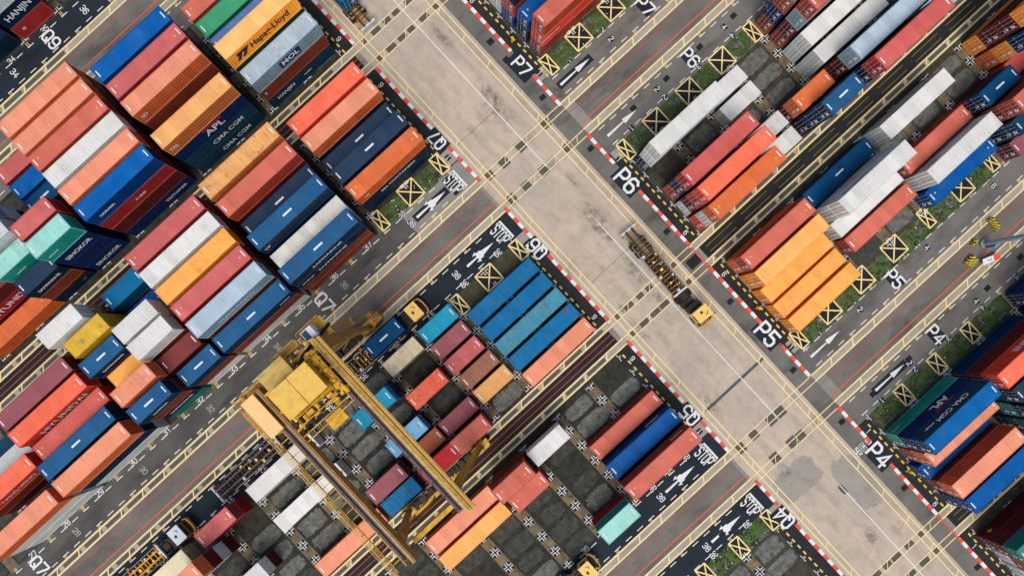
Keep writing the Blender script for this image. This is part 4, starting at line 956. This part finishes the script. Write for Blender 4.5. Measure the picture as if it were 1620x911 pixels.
# --- block P4
stack('P4', 2, 38.6, 40, ['teal', 'apl', 'petrol'], bay=b1, wear=.1, marks={1: [NN('APL', 1.0, 1.2, 1.6, 'logo_white', 1.1, .04)], 2: [NN('CMA CGM', .6, 1.25, 1.1, 'logo_white', 1.1), NN('ecologic', -3.4, 1.1, .5)], 0: [NN('—', -5.0, 1.4, 1.4)]})
stack('P4', 3, 38.6, 40, ['brick', 'salmon'], bay=b1, wear=.3); stack('P4', 4, 38.0, 40, ['royal'], bay=b1, lh=2.1); stack('P4', 5, 38.4, 40, ['brown', 'salmon'], bay=b1, wear=.12); stack('P4', 6, 38.5, 40, ['deepblue', 'royal'], bay=b1, wear=.05, lh=2.5)
P4B = 52.1
stack('P4', 2, P4B-.3, 40, ['deepblue', 'maroon', 'coral'], bay=b2, wear=.15, lh=2.65, marks={2: [NN('K LINE', .6, 1.3, 1.2, 'logo_white', 1.1)]})
stack('P4', 3, P4B, 40, ['deepblue', 'cma', 'navy'], bay=b2); stack('P4', 4, P4B, 40, ['cma', 'tealdk', 'navy'], bay=b2); stack('P4', 5, P4B, 40, ['cma', 'dkgreen'], bay=b2); stack('P4', 6, P4B, 40, ['navy'], bay=b2)
stack('P4', 1, 65.6, 40, ['deepblue', 'maroon', 'navy'], bay=b3); stack('P4', 2, 65.6, 40, ['navy', 'deepblue', 'brick'], bay=b3); stack('P4', 3, 65.6, 40, ['navy', 'maroon'], bay=b3)
# --- block P3
stack('P3', 1, 38.3, 40, ['maroon', 'maroon', 'tealdk'], lh=2.2, bay=b1, wear=.8, marks={0: [NN('✦', -4.6, 1.4, 1, 'logo_yellow')]}); stack('P3', 2, 38.6, 40, ['ltgrey', 'brick', 'tealblue'], bay=b1); stack('P3', 3, 38.6, 40, ['ltgrey', 'white', 'ltgrey'], bay=b1)
# --- block Q4, Q3
stack('Q3', 1, 4.9, 40, ['maroon'], bay=b1)

BW = {}
for loc, ln, c, lh in BURIED: BW.setdefault(c, []).append((loc, ln, lh))
if BURIED:
    b = MB(); mats = []; mi = []
    for c, items in BW.items():
        mats.append(flat('buried_wall_paint', c, .6))
        for loc, ln, lh in items:
            L = 12.19 if ln == 40 else 6.06; f0 = len(b.f)
            b.box(loc[0]-L/2, loc[0]+L/2, loc[1]-CW/2+.03, loc[1]+CW/2-.03, loc[2]+.05, loc[2]+lh-.05)
            for sx in (-1, 1):
                for sy in (-1, 1):
                    for z0, z1 in ((0, .15), (lh-.15, lh)):
                        xa, xb_ = sorted((loc[0]+sx*L/2, loc[0]+sx*(L/2-.2))); ya, yb_ = sorted((loc[1]+sy*CW/2, loc[1]+sy*(CW/2-.2))); b.box(xa, xb_, ya, yb_, loc[2]+z0, loc[2]+z1)
            mi += [len(mats)-1]*(len(b.f)-f0)
    o = b.build('shipping_containers', mats[0])
    for m_ in mats[1:]: o.data.materials.append(m_)
    for p, k in zip(o.data.polygons, mi): p.material_index = k
    tag(o, 'mass of containers buried under the stacks between other stacks', None, None, 'stuff')

# extra painted marks: shipping-line emblem on the golden container
for o in list(COL.objects):
    if o.get('label', '').startswith('golden orange'):
        b = MB()
        for dx in (0, .95):
            b.poly([(-5.1+dx, -CW/2-.02, .75), (-4.5+dx, -CW/2-.02, .75), (-4.0+dx, -CW/2-.02, 1.35), (-4.6+dx, -CW/2-.02, 1.35)])
            b.poly([(-4.6+dx, -CW/2-.02, 1.4), (-4.0+dx, -CW/2-.02, 1.4), (-3.5+dx, -CW/2-.02, 2.0), (-4.7+dx, -CW/2-.02, 2.0)])
        b.build('logo', M['logo_navy'], o)
    if o.get('label', '').startswith('ink blue') and (o.get('group', '').endswith('Q8') or o.get('group', '').endswith('P4')) and 'long' in o['label'] and 'second' in o['label']:
        s = -1 if o['group'].endswith('Q8') else 1
        b = MB(); b.box(-1.7+.4, 1.7+.4, s*(CW/2+.005), s*(CW/2+.02), 2.12, 2.3) if s < 0 else b.box(-.7, 2.7, CW/2+.005, CW/2+.02, 2.12, 2.3)
        b.build('logo', M['logo_red'], o)

# ---------------------------------------------------------------- terminal trucks
def wheel(parent, x, y, r=.5, w=.32):
    b = MB(); b.tube((x, y-w/2, r), (x, y+w/2, r), r, 20); t = b.build('wheel', M['rubber'], parent)
    b = MB(); b.tube((x, y-w/2-.01, r), (x, y+w/2+.01, r), r*.5, 14); b.build('rim', M['chassis_grey'], t)
    return t
def truck(name, loc, rz, label, cabm='truck_yellow', roofm=None, frame='chassis', guides=True, length=12.6, tone='truck_orange'):
    """front towards local +x; origin on the ground under the middle"""
    o = empty(name, loc, rz); tag(o, label, 'truck', 'terminal trucks with container trailers')
    hl = 9.0
    # trailer
    b = MB()
    for s in (-1, 1): b.box(-hl+.1, hl-6.0, s*.52-.11, s*.52+.11, .95, 1.3)
    b.build('chassis_rails', M[frame], o)
    b = MB(); x = -hl+1.1; i = 0
    while x < hl-6.2:
        w = 1.2 if i % 2 == 0 else .85
        b.box(x-.07, x+.07, -w, w, .98, 1.13+.03*(i % 3)); x += .5+.28*((i*7) % 4)/3; i += 1
    b.build('cross_members', M[tone], o)
    b = MB()
    for s in (-1, 1): b.box(-hl+1.6, hl-5.2, s*.92-.07, s*.92+.07, .8, .97)
    for k in range(7): b.box(-hl+5.2+k*.9, -hl+5.8+k*.9, -.38, .38, .55, .85+.1*(k % 2))
    b.box(-hl+5.0, hl-6.3, -.95, .95, .5, .54)
    b.build('underframe', M['machine'], o)
    for k in range(10):
        b = MB(); xx = -hl+4.6+k*.78; yy = (-.85, .7, -.3, .55, 0)[k % 5]; b.box(xx-.16, xx+.16, yy-.22, yy+.22, .98, 1.22); b.build('twist_lock', M['truck_yellow' if k % 3 else 'cab_white'], o)
    b = MB()
    for s in (-.2, .15): b.tube((-hl+1.2, s, 1.05), (hl-6.3, s, 1.05), .04, 6)
    b.build('air_hose', M['rubber'], o)
    b = MB()
    for s in (-1, 1): b.box(-hl+2.4, hl-6.6, s*1.2-.05, s*1.2+.05, 1.02, 1.14)
    b.build('side_rail', M['steel'], o)
    b = MB(); b.box(-hl, -hl+.22, -1.32, 1.32, .85, 1.25); b.build('rear_bumper', M['cab_white'], o)
    b = MB()
    for x in (-hl+.35, -hl+6.4, hl-6.3):
        for s in (-1, 1): b.poly([(x, s*1.28, 1.05), (x+.35, s*1.28, 1.05), (x+.35, s*1.5, 1.5), (x, s*1.5, 1.5)]); b.box(x, x+.35, s*1.24-.04, s*1.24+.04, 1.05, 1.4)
    b.build('corner_guides', M['truck_orange'], o)
    b = MB(); b.box(hl-6.2, hl-5.95, -1.25, 1.25, .98, 1.38); b.build('front_bolster', M['cab_white'], o)
    for x in (-hl+2.6, -hl+3.9):
        for s in (-1, 1):
            for q in (.0, .36): wheel(o, x, s*(.82+q), .5, .3)
    # tractor
    b = MB()
    for s in (-1, 1): b.box(hl-7.6, hl-.5, s*.4-.1, s*.4+.1, .62, .9)
    b.build('tractor_frame', M['machine'], o)
    for s in (-1, 1):
        for q in (0, .34): wheel(o, hl-5.2, s*(.8+q), .52, .3)
        wheel(o, hl-1.5, s*1.02, .5, .32)
    b = MB(); b.box(hl-5.7, hl-4.7, -.5, .5, .92, 1.02); b.build('fifth_wheel', M['machine'], o)
    b = MB(); b.box(hl-4.5, hl-3.7, -.75, .75, .9, 1.05); b.box(hl-3.75, hl-2.75, -1.1, 1.1, .7, 1.7); b.box(hl-5.9, hl-4.5, .62, .95, .6, .95); b.box(hl-4.6, hl-3.8, -1.2, -.8, .5, 1.1); b.tube((hl-3.2, .95, 1.7), (hl-3.2, .95, 2.9), .07, 8)
    for y in (-.8, -.4, 0, .4): b.box(hl-3.8, hl-2.95, y, y+.12, 1.7, 1.85)
    b.build('engine_deck', M['machine'], o)
    c = MB(); c.box(hl-2.7, hl-1.0, -1.18, 1.18, .95, 2.62); cab = c.build('cab', M[cabm], o, .06)
    c = MB(); c.box(hl-2.78, hl-.88, -1.22, 1.22, 2.66, 2.8); rf = c.build('roof', M[roofm or cabm], cab, .04)
    c = MB(); c.box(hl-2.2, hl-1.9, -.3, .1, 2.81, 2.9); c.box(hl-1.5, hl-1.35, .45, .55, 2.81, 2.93); c.box(hl-1.75, hl-1.6, .62, .7, 2.81, 2.9); c.box(hl-1.5, hl-1.4, .2, .3, 2.81, 2.9); c.build('roof_vent', M['machine'], cab)
    c = MB(); c.box(hl-.995, hl-.975, -1.02, 1.02, 1.75, 2.5); c.build('windscreen', M['glass'], cab)
    for s in (-1, 1):
        c = MB(); c.box(hl-2.3, hl-1.3, s*1.19-.01, s*1.19+.01, 1.75, 2.45); c.build('side_window', M['glass'], cab)
    c = MB()
    pts = [(-1.32, -.75), (-1.2, -.3), (-.6, -.12), (.6, -.12), (1.2, -.3), (1.32, -.75)]
    for (ya, xa), (yb_, xb_) in zip(pts, pts[1:]): c.bar((hl+xa, ya, 1.15), (hl+xb_, yb_, 1.15), .2, .5)
    c.build('bumper', M['truck_orange'], o)
    c = MB(); c.box(hl-.95, hl-.4, -1.0, 1.0, .8, 1.3); c.build('radiator', M['machine'], o)
    for s in (-1, 1):
        c = MB(); c.bar((hl-1.1, s*1.2, 2.2), (hl-.7, s*1.5, 2.2), .04); c.box(hl-.75, hl-.67, s*1.5-.12, s*1.5+.12, 1.95, 2.4); c.build('mirror', M['machine'], o)
        c = MB(); c.tube((hl-.42, s*.75, 1.0), (hl-.34, s*.75, 1.0), .1, 10); c.build('headlight', M['cab_white'], o)
    return o
truck('terminal_truck', (24.2, -10.0, .01), R(-92.5), 'yellow terminal truck with empty skeletal trailer driving on the main road', tone='crane_brown')
truck('terminal_truck', (-13.6, 11.15, .01), 0, 'yellow terminal truck carrying a blue container in the lane beside the crane')
truck('terminal_truck', (-36.9, 11.05, .01), 0, 'terminal truck with long empty grey railed trailer reaching out from under the crane', frame='chassis_grey', tone='chassis')
truck('terminal_truck', (-60.3, 10.6, .01), 0, 'terminal truck with orange trailer frame and white cab roof at lower left', roofm='cab_white', frame='truck_orange', cabm='truck_orange')
truck('terminal_truck', (16.9, 55.6, .01), R(90), 'terminal truck with loaded blue container leaving at the top of the main road')
truck('terminal_truck', (-20.4, -33.2, .01), 0, 'yellow cab terminal truck entering the lane below block Q5 at the bottom edge')
container((-12.0, 11.15, 1.22), 20, 'deepblue', 'deep blue short container riding on the truck beside the crane', 'containers on trucks', wear=.2, stripes=True)
o, _ = container((16.9, 56.2, 1.22), 40, 'oceanblue', 'blue container on the truck at the top of the road', 'containers on trucks', wear=.4)
o.rotation_euler = (0, 0, R(90))

# ---------------------------------------------------------------- gantry crane over block Q6
cr = empty('gantry_crane', (-19.6, 2.2, 0)); tag(cr, 'yellow rubber-tyred gantry crane straddling the container rows at lower centre', 'crane')
def P3(x, y, z): return (x+19.6, y-2.2, z)
def cb(b, x0, x1, y0, y1, z0, z1): b.box(x0+19.6, x1+19.6, y0-2.2, y1-2.2, z0, z1)
GX = (-15.6, -23.9); ZG = 19.0
for i, gx in enumerate(GX):
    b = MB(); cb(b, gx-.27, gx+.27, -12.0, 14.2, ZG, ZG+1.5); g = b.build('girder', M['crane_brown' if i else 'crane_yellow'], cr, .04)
    b = MB(); cb(b, gx-.06, gx+.06, -11.8, 14.0, ZG+1.5, ZG+1.6); b.build('trolley_rail', M['steel'], g)
    # walkway with handrail on one side, cable tray on the other
    s = 1 if i == 0 else -1
    sw = -1 if i == 0 else -1
    b = MB(); cb(b, gx-1.1, gx-.36, -11.4, 12.6, ZG+.9, ZG+.98); g2 = b.build('cable_tray', M['crane_dark'], cr)
    b = MB()
    for k in range(-11, 13, 2): cb(b, gx-1.08, gx-.38, k, k+.08, ZG+.98, ZG+1.05)
    for xx in (-.62, -.74): b.tube(P3(gx+xx, -11.2, ZG+1.04), P3(gx+xx, 12.4, ZG+1.04), .04, 6)
    b.build('cable', M['machine'], g2)
    if i == 0:
        b = MB(); cb(b, gx+.34, gx+.78, -12.0, 14.0, ZG+.5, ZG+.56); wk = b.build('walkway', M['crane_brown'], cr)
        b = MB()
        for xx, z in ((.38, 1.5), (.8, .95), (.8, 1.5)): b.tube(P3(gx+xx, -12.0, ZG+z), P3(gx+xx, 14.0, ZG+z), .045, 6)
        for k in range(-12, 15, 2):
            for xx in (.38, .8): b.tube(P3(gx+xx, k, ZG+.5), P3(gx+xx, k, ZG+1.5), .04, 6)
            cb(b, gx+.34, gx+.82, k-.06, k+.06, ZG+.56, ZG+.64)
        b.build('handrail', M['truck_yellow'], wk)
        b = MB(); b.tube(P3(gx+.58, -12.0, ZG+1.2), P3(gx+.58, 14.0, ZG+1.2), .08, 8); b.build('conduit', M['truck_yellow'], wk)
    else:
        b = MB()
        for k in range(-11, 9): cb(b, gx-2.9, gx-1.7, k, k+.1, ZG-.55, ZG-.5)
        for xx in (-2.9, -1.7): cb(b, gx+xx-.06, gx+xx+.06, -12.0, 9.0, ZG-.6, ZG-.45)
        wk = b.build('walkway', M['crane_yellow'], cr)
        b = MB()
        for xx in (-2.95, -3.3):
            for z in (.45, .95): b.tube(P3(gx+xx, -12.0, ZG+z-.5), P3(gx+xx, 13.5, ZG+z-.5), .035, 6)
        for k in range(-12, 14, 2): b.tube(P3(gx-2.95, k, ZG-.5), P3(gx-2.95, k, ZG+.5), .035, 6); b.bar(P3(gx-2.95, k, ZG-.05), P3(gx-3.3, k, ZG-.05), .04)
        b.build('handrail', M['truck_yellow'], wk)
# cross ties at the two ends
for y0, y1, z0, z1, mt in ((-11.0, -10.4, 16.6, 17.5, 'crane_yellow'), (13.2, 14.0, 17.4, 18.6, 'crane_yellow')):
    b = MB(); cb(b, GX[1]+.4, GX[0]-.4, y0, y1, z0, z1); b.build('end_tie', M[mt], cr, .03)
# legs, splayed along the runway, with sill beams and wheel bogies
for gy, py in ((13.85, 1), (-9.55, -1)):
    b = MB(); cb(b, -27.8, -11.2, gy-.35, gy+.35, 1.3, 2.1); sb = b.build('sill_beam', M['crane_yellow'], cr, .03)
    for gx, fx in ((GX[0], -12.6), (GX[1], -26.6)):
        b = MB()
        top = Vector(P3(gx, gy+.3*py*-1, ZG)); bot = Vector(P3(fx, gy, 2.0))
        d = (top-bot); q = d.to_track_quat('Z', 'Y').to_matrix()
        n0 = len(b.v)
        for p, wx, wy in ((bot, .32, .34), (top, .62, .5)):
            for sx, sy in ((-1, -1), (1, -1), (1, 1), (-1, 1)): b.v.append(tuple(p+Vector((sx*wx, sy*wy, 0))))
        for a in range(4): b.f.append((n0+a, n0+(a+1) % 4, n0+4+(a+1) % 4, n0+4+a))
        b.f.append((n0+3, n0+2, n0+1, n0)); b.f.append((n0+4, n0+5, n0+6, n0+7))
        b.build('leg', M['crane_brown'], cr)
        b = MB(); cb(b, fx-1.3, fx+1.3, gy-.3, gy+.3, .75, 1.3); cb(b, fx-.4, fx+.4, gy-.55, gy+.55, .9, 1.5); bo = b.build('bogie', M['crane_yellow'], cr)
        for dx in (-.95, .95):
            w = MB(); w.tube(P3(fx+dx, gy-.28, .75), P3(fx+dx, gy+.28, .75), .75, 22); w.build('wheel', M['rubber'], bo)
    # tie between legs and machinery on the sill
    b = MB(); b.bar(P3(-14.1, gy, 9.5), P3(-25.2, gy, 9.5), .35, .45)
    b.build('leg_brace', M['crane_yellow'], cr)
    b = MB()
    rr = random.Random(int(gy*10))
    cb(b, -22.4, -18.6, gy-1.5*py-.9, gy-1.5*py+.9, 1.6, 3.6) if 0 else None
    for k in range(9):
        x = -24.8+k*1.25; w, h = rr.uniform(.35, .6), rr.uniform(.4, 1.3)
        cb(b, x-w, x+w, gy-.55, gy+.5, 2.12, 2.12+h)
    b.build('drive_unit', M['machine'], sb)
    b = MB()
    for k in range(12):
        x = -27.4+k*1.45; b.tube(P3(x, gy+py*.75, 2.1), P3(x, gy+py*.75, 3.1), .03, 6)
    for z in (2.6, 3.1): b.tube(P3(-27.4, gy+py*.75, z), P3(-11.4, gy+py*.75, z), .03, 6)
    cb(b, -27.5, -11.3, min(gy+py*.36, gy+py*.8), max(gy+py*.36, gy+py*.8), 2.02, 2.08)
    b.build('handrail', M['truck_yellow'], sb)
# machinery house on the trolley, two roof panels
b = MB(); cb(b, -22.4, -17.2, 8.8, 12.3, 20.7, 22.75); h = b.build('machinery_house', M['crane_yellow'], cr)
for x0, x1 in ((-22.5, -19.83), (-19.77, -17.1)):
    b = MB(); cb(b, x0, x1, 8.7, 12.4, 22.75, 22.9); b.build('roof_panel', M['crane_roof'], h, .03)
b = MB(); cb(b, -22.6, -19.2, 12.7, 14.9, 19.6, 21.2); h2 = b.build('winch_house', M['crane_yellow'], cr)
b = MB(); cb(b, -22.7, -19.1, 12.6, 15.0, 21.2, 21.3); b.build('roof_panel', flat('dull_yellow_roof', (206, 176, 96), .6, dirt=.7, dirtc=(130, 110, 76)), h2, .02)
b = MB(); cb(b, -26.0, -24.4, 9.0, 13.9, 18.4, 20.9); h3 = b.build('electrical_house', M['crane_yellow'], cr)
b = MB(); cb(b, -26.1, -24.3, 8.9, 14.0, 20.9, 21.05); b.build('roof_panel', M['crane_pale'], h3, .03)
b = MB()
for x in (-22.6, -17.0): cb(b, x-.2, x+.2, 7.2, 13.4, 20.0, 20.7)
for y in (7.6, 10.4, 13.0): cb(b, -23.6, -15.9, y-.15, y+.15, 20.0, 20.5)
b.build('trolley_frame', M['crane_yellow'], cr)
rr = random.Random(11)
for k in range(22):
    b = MB()
    x = rr.uniform(-23, -16.2); y = rr.choice((rr.uniform(6.7, 8.5), rr.uniform(12.6, 14.4))); w = rr.uniform(.15, .5)
    if rr.random() < .4: b.tube(P3(x, y-w, 20.8), P3(x, y+w, 20.8), .28, 12)
    else: cb(b, x-w, x+w, y-w*.7, y+w*.7, 20.2, 20.7+rr.uniform(.1, .7))
    b.build('hoist_gear', M['machine' if k % 3 else 'crane_yellow'], cr)
b = MB(); cb(b, -16.9, -16.2, 7.5, 12.6, 20.5, 21.0); b.build('hoist_motor', M['crane_yellow'], cr)
for k in range(26):
    b = MB(); x_ = rr.uniform(-17.1, -16.1) if k % 2 else rr.uniform(-23.2, -17); y_ = rr.uniform(7.2, 12.6) if k % 2 else rr.uniform(6.9, 8.3); w_ = rr.uniform(.12, .45); z_ = 21.0 if k % 2 else 20.6
    cb(b, x_-w_, x_+w_, y_-w_*.6, y_+w_*.6, z_, z_+rr.uniform(.1, .7)); b.build('hoist_motor', M['crane_yellow' if k % 4 else 'machine'], cr)
b = MB()
for y in (6.6, 5.9): b.tube(P3(-23.2, y, 21.4), P3(-16.4, y, 21.4), .05, 6); b.tube(P3(-23.2, y, 20.9), P3(-16.4, y, 20.9), .04, 6)
for k in range(8): b.tube(P3(-23.2+k*.97, 6.6, 20.3), P3(-23.2+k*.97, 6.6, 21.4), .04, 6); b.bar(P3(-23.2+k*.97, 5.9, 20.35), P3(-23.2+k*.97, 6.6, 20.35), .06)
for x in (-22.9, -16.3): b.tube(P3(x, 8.5, 21.9), P3(x, 12.8, 21.9), .04, 6)
cb(b, -20.4, -18.2, 4.9, 6.4, 20.1, 20.9)
b.build('trolley_rail_guard', M['crane_yellow'], cr)
# outer platforms, braces and rails at the lane side
b = MB()
for x0, x1, y0, y1, z in ((-26.4, -23.2, 14.3, 15.2, 18.2), (-20.6, -17.3, 14.9, 15.7, 18.9), (-18.9, -16.9, 12.6, 14.2, 20.1), (-27.4, -26.2, 10.0, 15.0, 18.3)):
    cb(b, x0, x1, y0, y1, z, z+.06)
b.build('platform', M['crane_brown'], cr)
for x0, x1, y0, y1, z in ((-26.4, -23.2, 14.3, 15.2, 18.2), (-20.6, -17.3, 14.9, 15.7, 18.9), (-27.4, -26.2, 10.0, 15.0, 18.3), (-22.4, -17.2, 7.6, 8.6, 20.6), (-17.1, -16.0, 8.4, 13.0, 20.9)):
    b = MB(); P_ = [(x0, y0), (x1, y0), (x1, y1), (x0, y1), (x0, y0)]
    for (xa, ya), (xb_, yb_) in zip(P_, P_[1:]):
        for h_ in (.5, 1.0): b.tube(P3(xa, ya, z+h_), P3(xb_, yb_, z+h_), .035, 6)
        n_ = max(1, int(math.hypot(xb_-xa, yb_-ya)/.9))
        for k in range(n_): t = k/n_; b.tube(P3(xa+(xb_-xa)*t, ya+(yb_-ya)*t, z), P3(xa+(xb_-xa)*t, ya+(yb_-ya)*t, z+1.0), .035, 6)
    b.build('handrail', M['crane_yellow'], cr)
for a_, c_ in (((-15.6, 13.9, 18.8), (-23.9, 13.9, 9.6)), ((-23.9, 13.9, 18.8), (-15.6, 13.9, 9.6)), ((-25.6, 13.9, 8), (-21, 13.9, 2.2)), ((-14, 13.9, 8), (-18, 13.9, 2.2)),
               ((-15.4, -9.6, 17.5), (-12.3, -9.9, 2)), ((-22.6, -9.6, 15), (-17, -9.6, 2.2)), ((-24.6, -9.6, 12), (-21.4, -9.6, 2.2)), ((-16.8, 14.9, 19), (-22.8, 15.1, 17.6)), ((-16.4, 14.6, 18), (-12.2, 14.7, 9))):
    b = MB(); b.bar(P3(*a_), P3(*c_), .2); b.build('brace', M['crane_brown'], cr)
b = MB(); b.tube(P3(-20.8, 14.9, 3.4), P3(-20.8, 15.5, 3.4), 1.15, 26); rl_ = b.build('cable_reel', M['machine'], cr)
b = MB(); b.tube(P3(-20.8, 15.5, 3.4), P3(-20.8, 15.56, 3.4), .5, 18); b.build('hub', M['crane_yellow'], rl_)
for k, gx in enumerate(GX):
    for y in (-10.5, -5.5, 1.0, 5.5):
        b = MB(); cb(b, gx-.2, gx+.2, y-.18, y+.18, ZG-.5, ZG-.02); b.build('floodlight', M['cab_white'], cr)
b = MB()
for k in range(20):
    z = 2.5+k*.8; t = (z-2)/17; x = -12.6-3.0*t+.9
    b.bar(P3(x, -9.25, z), P3(x, -8.8, z), .05)
for yy in (-9.25, -8.8): b.bar(P3(-11.75, yy, 2.2), P3(-14.6, yy, 18.5), .07)
b.build('ladder', M['crane_yellow'], cr)
for k in range(14):
    b = MB(); x = rr.uniform(-25.5, -12.5); y = rr.choice((rr.uniform(-9.3, -8.6), rr.uniform(-10.5, -9.9))); w_ = rr.uniform(.2, .6)
    cb(b, x-w_, x+w_, y-.2, y+.2, 2.1, 2.1+rr.uniform(.3, 1.2)); b.build('drive_box', M[('crane_yellow', 'crane_brown', 'machine')[k % 3]], cr)
# operator cab
b = MB(); cb(b, -16.4, -14.9, 14.4, 15.8, 17.2, 19.3); oc = b.build('operator_cab', M['cab_white'], cr, .06)
b = MB(); cb(b, -16.3, -15.6, 14.55, 15.65, 19.3, 19.36); b.build('window', M['glass'], oc)
b = MB(); cb(b, -16.45, -16.41, 14.6, 15.6, 17.6, 19.0); cb(b, -16.2, -15.1, 14.34, 14.39, 17.6, 19.0); b.build('window', M['glass'], oc)
b = MB()
for z in (16.9, 17.9): b.tube(P3(-17.2, 16.4, z), P3(-13.8, 16.4, z), .05, 6); b.tube(P3(-17.2, 13.9, z), P3(-17.2, 16.4, z), .05, 6)
cb(b, -17.2, -13.8, 13.9, 16.4, 16.75, 16.85)
b.build('cab_platform', M['crane_yellow'], cr)
# ladder and lattice down the road-side leg
b = MB()
for s in (-.35, .35): b.bar(P3(-14.9, 14.6+s, 18.4), P3(-9.9, 14.3+s, 2.6), .09)
for k in range(22):
    t = k/22; x = -14.9+5*t; y = 14.6-.3*t; z = 18.4-15.8*t
    b.bar(P3(x, y-.35, z), P3(x, y+.35, z), .06); b.bar(P3(x, y-.35, z), P3(x+.23, y+.35, z-.7), .04)
    if k % 7 == 3: cb(b, x-.35, x+.35, y-.45, y+.45, z-.04, z+.02)
b.build('ladder', M['crane_brown'], cr)
b = MB(); cb(b, -11.6, -10.2, 13.4, 14.6, 2.1, 3.6); b.build('control_box', M['crane_brown'], cr, .04)
b = MB(); b.tube(P3(-13.6, 14.9, 17), P3(-17.5, 13.4, 20.6), .22, 8); b.tube(P3(-17.5, 13.4, 20.6), P3(-19.0, 12.4, 20.9), .22, 8); b.build('cable_loop', M['rubber'], cr)
# spreader and its ropes under the trolley
b = MB()
for x in (-22.0, -17.2):
    for y in (9.2, 11.6): b.tube(P3(x, y, 20.0), P3(x*.9-2, y, 13.5), .03, 6)
b.build('hoist_rope', M['machine'], cr)
b = MB(); cb(b, -22.8, -16.5, 9.4, 11.6, 12.9, 13.4); b.build('spreader', M['crane_yellow'], cr, .03)

# ---------------------------------------------------------------- lighting mast with striped guard blocks
ms = empty('lighting_mast', (62.3, -38.4, 0)); tag(ms, 'tall grey blue lighting mast rising from the striped guard blocks', 'lamp mast')
b = MB(); b.tube((0, 0, .3), (0, 0, 30), .36, 14, .2); b.build('pole', M['mast'], ms)
b = MB(); b.tube((0, 0, 0), (0, 0, .35), .7, 20); b.build('base', M['concrete_old'], ms)
b = MB(); b.box(-.5, .5, -.75, -.45, .3, 1.9); b.build('switch_box', M['mast'], ms)
b = MB(); b.tube((0, 0, 29.6), (0, 0, 29.9), 1.6, 16); hd = b.build('lamp_ring', M['mast'], ms)
for k in range(6):
    a = k*math.pi/3; b = MB(); b.box(-.3, .3, -.2, .2, -.2, .2, Matrix.Translation((1.7*math.cos(a), 1.7*math.sin(a), 29.6)) @ Matrix.Rotation(a, 4, 'Z')); b.build('floodlight', M['cab_white'], hd)
def stripe_mat():
    m, nt, bs = nmat('hazard_stripes', .7)
    tc = N(nt, 'ShaderNodeTexCoord'); w = N(nt, 'ShaderNodeTexWave', wave_type='BANDS', bands_direction='DIAGONAL'); w.inputs['Scale'].default_value = 1.1; w.inputs['Distortion'].default_value = 2.0
    w.inputs['Detail'].default_value = 0
    nt.links.new(tc.outputs['Object'], w.inputs['Vector']); mr = N(nt, 'ShaderNodeMapRange'); mr.inputs[1].default_value = .45; mr.inputs[2].default_value = .5
    nt.links.new(w.outputs['Fac'], mr.inputs[0]); nt.links.new(mix(nt, mr.outputs[0], lin((30, 32, 30)), lin((232, 208, 60))), bs.inputs['Base Color']); return m
M['hazard'] = stripe_mat()
for (x, y, lx, ly, rz, lab) in ((59.0, -38.9, 1.5, 1.3, 0.1, 'yellow and black striped guard block just below the lighting mast'), (65.2, -37.1, .8, 2.0, -.1, 'yellow and black striped guard block just above the lighting mast'),
                           (61.2, -37.2, .9, .5, .3, 'small yellow and black striped guard block touching the mast foot')):
    b = MB(); b.box(-lx/2, lx/2, -ly/2, ly/2, 0, .55); b.box(-lx/2+.15, lx/2-.15, -ly/2+.15, ly/2-.15, .55, .7)
    o = b.build('guard_block', M['hazard'], None, .05); o.location = (x, y, .01); o.rotation_euler = (0, 0, rz); tag(o, lab, 'guard block', 'striped guard blocks round the mast')
sg = empty('warning_sign', (61.2, -40.3, 0), -.35); sg.scale = (.8, .8, .8); tag(sg, 'red and white warning board with round symbol beside the mast', 'sign')
b = MB(); b.box(-1.7, 1.7, -.6, .6, .9, .96, Matrix.Rotation(.25, 4, 'X')); b.build('board', M['logo_white'], sg)
b = MB(); b.box(.45, 1.68, -.58, .58, .962, .972, Matrix.Rotation(.25, 4, 'X')); b.build('red_panel', M['kerb_red'], sg)
b = MB(); b.tube((-.35, 0, .965), (-.35, 0, .985), .42, 20); b.tube((-.35, 0, .985), (-.35, 0, .99), .3, 20); rg = b.build('symbol_ring', M['machine'], sg)
b = MB(); b.tube((-.35, 0, .99), (-.35, 0, .997), .3, 20); b.build('symbol_disc', M['logo_white'], sg)
b = MB()
for x in (-1.4, 1.4): b.tube((x, 0, 0), (x, 0, .9), .05, 8)
b.build('post', M['steel'], sg)

# ---------------------------------------------------------------- yellow hydrants on the kerbside aprons
hy = empty('fire_hydrant', (31.15, 31.0, .01)); 
b = MB(); b.tube((0, 0, .1), (0, 0, 1.1), .15, 14); b.build('barrel', M['logo_yellow'], hy)
b = MB(); b.tube((0, 0, 1.1), (0, 0, 1.22), .2, 14); b.tube((0, 0, 1.22), (0, 0, 1.38), .17, 14, .06); b.build('cap', M['logo_yellow'], hy)
for s in (-1, 1):
    b = MB(); b.tube((0, s*.12, .85), (0, s*.36, .85), .09, 12); b.build('outlet', M['logo_yellow'], hy)
b = MB(); b.tube((0, 0, 0), (0, 0, .1), .26, 14); b.build('base', M['machine'], hy)
for i, (x, y, lab) in enumerate(((31.15, 31.0, 'yellow fire hydrant on the apron beside the painted P7'), (31.0, -22.5, 'yellow fire hydrant beside the amber containers near painted P5'), (31.05, -55.2, 'yellow fire hydrant beside the kerb just below painted P4'))):
    o = hy if i == 0 else copy_tree(hy)
    o.location = (x, y, .01); tag(o, lab, 'fire hydrant', 'yellow fire hydrants along the kerb')

scn.cycles.use_denoising = True
scn.render.film_transparent = False
